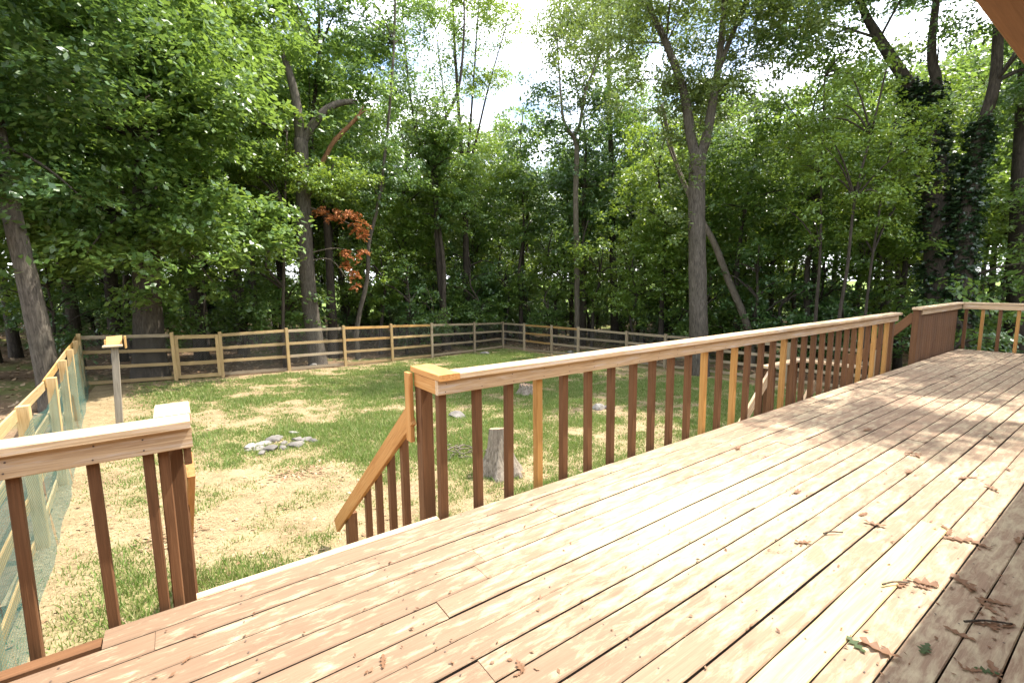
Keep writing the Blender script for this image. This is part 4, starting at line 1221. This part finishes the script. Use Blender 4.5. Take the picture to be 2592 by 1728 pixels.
# ------------------------------------------------------------------ woodland: shared kinds, one object per tree
def tree_kind(seed, h, cr, low, lm, leaf, bark, nclump, leaves, crad):
    r = np.random.default_rng(seed)
    w = r.normal(size=(5, 2)) * 0.25
    P = [(0, 0, -0.3)] + [(w[i, 0] * (i + 1) * 0.3, w[i, 1] * (i + 1) * 0.3, h * (0.16 + 0.2 * i)) for i in range(5)]
    cl = ell_clumps(r, (0, 0, h * (low + 1) / 2), (cr, cr, h * (1 - low) / 2), nclump, crad, leaves, 0.5)
    specs = [dict(P=P, r0=0.011 * h + 0.03, r1=0.03, sides=7, flare=0.3, n=3)] + limbs_to(cl, P[2:], 12, r, 0.05)
    return tubes_mesh('trunk', specs, bark), cloud_mesh('crown', leaf_cloud(r, cl, leaf, 0.55, 0.25, 8), lm)


KT = [tree_kind(60, 17, 3.6, 0.22, LG['a'], 0.24, M['bark_dark'], 75, 170, 1.15),
      tree_kind(61, 19, 4.0, 0.28, LG['b'], 0.24, M['bark'], 85, 170, 1.2),
      tree_kind(62, 16, 3.4, 0.18, LG['c'], 0.24, M['bark_dark'], 70, 170, 1.1),
      tree_kind(63, 18, 3.8, 0.30, LG['d'], 0.24, M['bark_grey'], 75, 170, 1.15),
      tree_kind(64, 17, 3.2, 0.35, LG['a'], 0.22, M['bark_dark'], 65, 170, 1.05)]
KP = [tree_kind(80, 16, 2.6, 0.52, LG['b'], 0.24, M['bark_dark'], 40, 170, 1.0), tree_kind(81, 14, 2.3, 0.48, LG['a'], 0.22, M['bark'], 36, 160, 0.95)]
KS = [tree_kind(70, 5.0, 1.7, 0.10, LG['b'], 0.15, M['bark_dark'], 30, 110, 0.6),
      tree_kind(71, 4.0, 1.5, 0.12, LG['a'], 0.14, M['bark'], 26, 110, 0.55),
      tree_kind(72, 6.5, 1.8, 0.16, LG['c'], 0.16, M['bark_dark'], 34, 110, 0.65),
      tree_kind(73, 3.0, 1.4, 0.05, LG['b'], 0.13, M['bark_dark'], 24, 110, 0.5)]


def place(kind, name, x, y, s, rz, label, group, sh=1.0):
    g = float(ground_f(np.array(x), np.array(y)))
    t = empty(name, (x, y, g), label, 'tree' if 'tree' in name else 'sapling', group)
    t.rotation_euler = (0, 0, rz); t.scale = (s, s, s * sh)
    for nm, me in zip(('trunk', 'crown'), kind):
        o = bpy.data.objects.new(nm, me); col.objects.link(o); o.parent = t
    return t


wr = random.Random(5)


def outside(x, y, m=1.2):
    return not (x > -2.3 - m and x < 17.0 + m and y < far_y(x) + m)


placed = []


def scatter(n, s0, s1, az0, az1, gap, tries=4000):
    out = []
    k = 0
    while len(out) < n and k < tries:
        k += 1
        s = math.sqrt(wr.uniform(s0 * s0, s1 * s1)); az = math.radians(wr.uniform(az0, az1))
        x, y = s * math.cos(az), -2.5 + s * math.sin(az)
        if not outside(x, y): continue
        if any((x - q[0]) ** 2 + (y - q[1]) ** 2 < gap * gap for q in placed + out): continue
        out.append((x, y, s, math.degrees(az)))
    placed.extend((q[0], q[1]) for q in out)
    return out


anchors = [(101.6, 'the leaning left tree'), (92.2, 'the tree behind the gate'), (77.3, 'the storm broken tree'), (62.4, 'the dark forked tree'), (46.6, 'the pale forked tree'),
           (33.0, 'the big two limbed tree'), (13.0, 'the ivy clad tree')]
ORD = ['nearest', 'second', 'third', 'fourth', 'fifth', 'sixth', 'seventh', 'eighth', 'ninth', 'tenth', 'eleventh', 'twelfth']
close = scatter(40, 23, 36, -2, 112, 2.6)
poles = scatter(36, 22, 46, -2, 112, 1.8)
names = {}
bins = {}
for q in close:
    i = min(range(len(anchors)), key=lambda k: abs(anchors[k][0] - q[3]))
    bins.setdefault((i, q[3] < anchors[i][0]), []).append(q)
for (i, right), qs in bins.items():
    qs.sort(key=lambda q: abs(q[3] - anchors[i][0]))
    for n_, q in enumerate(qs):
        names[q] = '%s full leafed wood tree to the %s of %s' % (ORD[n_], 'right' if right else 'left', anchors[i][1])
for q in close + scatter(74, 36, 62, -2, 112, 3.0):
    x, y, s, az = q
    mid = 40 < az < 68
    k = wr.choice((0, 2, 2, 3, 4)) if az < 40 else wr.randrange(5)
    sc = wr.uniform(0.82, 1.0) if mid else wr.uniform(0.95, 1.25)
    if mid: sc = min(sc, (0.41 * s + 4.2) / 18.5)
    if az <= 40: sc = min(sc, (0.385 * s + 4.2) / 18.5)
    place(KT[k], 'woodland_tree', x, y, sc, wr.uniform(0, 6.28), names.get(q, 'leafy tree deep in the background wood'),
          'trees close behind the fence' if q in names else 'trees deep in the wood')
pbins = {}
for q in poles:
    i = min(range(len(anchors)), key=lambda k: abs(anchors[k][0] - q[3]))
    pbins.setdefault((i, q[3] < anchors[i][0]), []).append(q)
for (i, right), qs in pbins.items():
    qs.sort(key=lambda q: abs(q[3] - anchors[i][0]))
    for n_, q in enumerate(qs):
        names[q] = '%s slim bare pole trunk to the %s of %s' % (ORD[n_], 'right' if right else 'left', anchors[i][1])
for q in poles:
    x, y, s, az = q
    sc = wr.uniform(0.8, 1.1)
    if az < 68: sc = min(sc, ((0.41 if az > 40 else 0.37) * s + 4.0) / 16.5)
    place(KP[wr.randrange(2)], 'woodland_tree', x, y, sc, wr.uniform(0, 6.28), names[q], 'slim pole trees in the wood')
for (x, y, s, az) in scatter(170, 19, 50, -2, 112, 1.25, 9000) + scatter(22, 28, 42, 52, 66, 1.2, 4000):
    k = wr.randrange(4)
    place(KS[k], 'woodland_sapling', x, y, wr.uniform(0.75, 1.3), wr.uniform(0, 6.28), 'low leafy sapling in the shaded wood behind the fence', 'understory saplings in the wood')

r = np.random.default_rng(90)
cl = []
for i in range(900):
    s_ = r.uniform(60, 80); az = math.radians(r.uniform(-6, 116)); h_ = r.random() ** 0.8 * 15
    x_, y_ = s_ * math.cos(az), -2.5 + s_ * math.sin(az)
    g_ = float(gz(np.array(x_), np.array(y_)))
    cl.append((x_, y_, g_ + 0.9 + h_, 2.2, 110))
tag(link('distant_wood', cloud_mesh('distant_wood', leaf_cloud(r, cl, 0.6, 0.6, 0.2, 8), LG['a'])), 'distant mass of green woodland seen between the nearer trunks', 'woodland', kind='stuff')

# ------------------------------------------------------------------ fallen leaves and twigs on the deck
def oak_leaf_mesh(seed, L, mat):
    r = random.Random(seed)
    n = 9
    pts = []
    for i in range(n):
        t = i / (n - 1)
        w = r.uniform(0.16, 0.30) * math.sin(math.pi * min(1, t * 0.9 + 0.08)) * (1.0 if i % 2 else 0.28)
        pts.append((t, w))
    V, F = [], []
    cu = r.uniform(0.08, 0.45); tw = r.uniform(-0.5, 0.5)
    for (t, w) in pts:
        z0 = cu * L * (t - 0.5) ** 2
        for sgn in (-1, 0, 1):
            a = tw * (t - 0.5)
            yv = sgn * w * L
            zz = abs(yv) * r.uniform(0.3, 0.9) * cu * 1.6
            V.append(((t - 0.5) * L, yv * math.cos(a), z0 + zz + yv * math.sin(a)))
    for i in range(n - 1):
        F += [(i * 3, i * 3 + 1, i * 3 + 4, i * 3 + 3), (i * 3 + 1, i * 3 + 2, i * 3 + 5, i * 3 + 4)]
    V = np.array(V); V[:, 2] -= V[:, 2].min()
    return mesh_np('dead_leaf', V, F, mat)


LM = [oak_leaf_mesh(i, 0.066 + 0.009 * i, M['oak_dry']) for i in range(9)]
LGm = [oak_leaf_mesh(20, 0.09, M['oak_green']), oak_leaf_mesh(21, 0.075, M['oak_green'])]
spots = [(3.34, -1.13), (4.376, -1.462), (3.362, -1.51), (3.27, -1.6), (2.726, -1.439), (3.492, -1.88), (3.55, -1.85), (3.43, -1.92), (2.718, -1.879), (2.762, -1.946), (2.80, -1.93),
         (2.131, -1.92), (2.141, -1.966), (2.926, -2.081), (2.885, -2.167), (2.82, -2.15), (2.687, -2.195), (2.66, -2.17), (2.72, -2.23), (4.548, -1.727), (4.62, -1.76), (4.479, -1.893), (3.679, -2.126), (4.848, -1.395), (4.9, -1.36),
         (3.469, -2.008), (2.504, -2.124), (5.035, -1.886), (3.86, -0.432), (4.824, -1.353), (5.927, -1.642), (5.8, -1.7), (7.902, -0.256), (6.6, -1.2), (5.3, -0.9), (0.551, -0.869), (0.933, -1.225), (0.96, -1.2), (-0.062, -0.408), (9.2, -0.7), (3.366, -1.123), (2.36, -2.25), (2.30, -2.20), (2.95, -2.05)]
ones = ['first', 'second', 'third', 'fourth', 'fifth', 'sixth', 'seventh', 'eighth', 'ninth', 'tenth', 'eleventh', 'twelfth', 'thirteenth', 'fourteenth', 'fifteenth', 'sixteenth',
        'seventeenth', 'eighteenth', 'nineteenth']
ordw = lambda n: ones[n - 1] if n < 20 else ({2: 'twentieth', 3: 'thirtieth'}[n // 10] if n % 10 == 0 else {2: 'twenty', 3: 'thirty'}[n // 10] + ' ' + ones[n % 10 - 1])
sunny = sorted(q for q in spots if q[1] >= -2.02); shady = sorted(q for q in spots if q[1] < -2.02)
for i, (x, y) in enumerate(spots):
    shade = y < -2.02
    o = link('dead_leaf', LM[(i * 5) % 9], None, None, Matrix.Translation((x, y, 0.004)) @ Matrix.Rotation(wr.uniform(0, 6.28), 4, 'Z') @ Matrix.Scale(wr.uniform(0.7, 1.15) * (0.75 if x < 1.5 else 1.0), 4))
    tag(o, ordw(shady.index((x, y)) + 1) + ' brown dead leaf from the near end in the eave shade' if shade else ordw(sunny.index((x, y)) + 1) + ' brown dead leaf from the stair end on the sunlit deck', 'leaf',
        'dead leaves in the eave shade' if shade else 'dead leaves on the sunlit deck')
for i, (x, y, lab) in enumerate(((2.291, -2.067, 'green fallen leaf at the shadow edge on the deck'), (2.335, -2.233, 'dark green fallen leaf deep in the eave shade on deck'), (2.10, -1.90, 'green leaf tangled with brown leaves on the sunlit deck boards'))):
    o = link('green_leaf', LGm[i % 2], None, None, Matrix.Translation((x, y, 0.004)) @ Matrix.Rotation(i * 2.1, 4, 'Z'))
    tag(o, lab, 'leaf')
for i, (x0, y0, x1, y1, lab) in enumerate(((2.90, -1.47, 3.0, -1.53, 'short brown stick on the sunlit boards near the deck middle'), (2.62, -1.83, 2.74, -1.90, 'pale brown stick among dead leaves at the lower right'),
                                           (2.60, -2.12, 2.74, -2.24, 'dark twig with leaves lying in the eave shade'))):
    me = tubes_mesh('stick', [dict(P=[(x0, y0, 0.012), ((x0 + x1) / 2, (y0 + y1) / 2 + 0.01, 0.016), (x1, y1, 0.012)], r0=0.005, r1=0.0035, sides=6)], M['bark'] if i != 1 else M['bark_pale'])
    tag(link('stick', me), lab, 'stick')
dr = np.random.default_rng(44)
nd = 420
dx = dr.uniform(-0.3, 9, nd); row_ = dr.integers(1, 19, nd)
dy = np.where(dr.random(nd) < 0.65, -row_ * PITCH + dr.normal(0, 0.008, nd), dr.uniform(-2.5, -0.05, nd))
cx_ = dr.choice(len(spots), 160); sp_ = np.array(spots)[cx_]
dx = np.concatenate([dx, sp_[:, 0] + dr.normal(0, 0.09, 160)]); dy = np.concatenate([dy, sp_[:, 1] + dr.normal(0, 0.05, 160)])
tag(link('deck_debris', flat_leaves(len(dx), dx, dy, np.zeros(len(dx)) - 0.006, 0.016, M['oak_dry'], 'deck_debris')), 'crumbs of dry leaf caught along the deck board gaps', 'debris', kind='stuff')
# a heap of old brush by the stump
specs = []
for k in range(34):
    a = wr.uniform(0, 6.28); x = 3.72 + wr.gauss(0, 0.16); y = 4.3 + wr.gauss(0, 0.2); z = lawn_z(x, y) + wr.uniform(0.01, 0.09); l = wr.uniform(0.08, 0.25)
    specs.append(dict(P=[(x, y, z), (x + math.cos(a) * l, y + math.sin(a) * l, z + wr.uniform(-0.02, 0.04))], r0=0.012, r1=0.006, sides=5, n=1))
tag(link('brush_pile', tubes_mesh('brush_pile', specs, M['bark_pale'])), 'small heap of broken twigs on the lawn behind the stump', 'brush pile', kind='stuff')
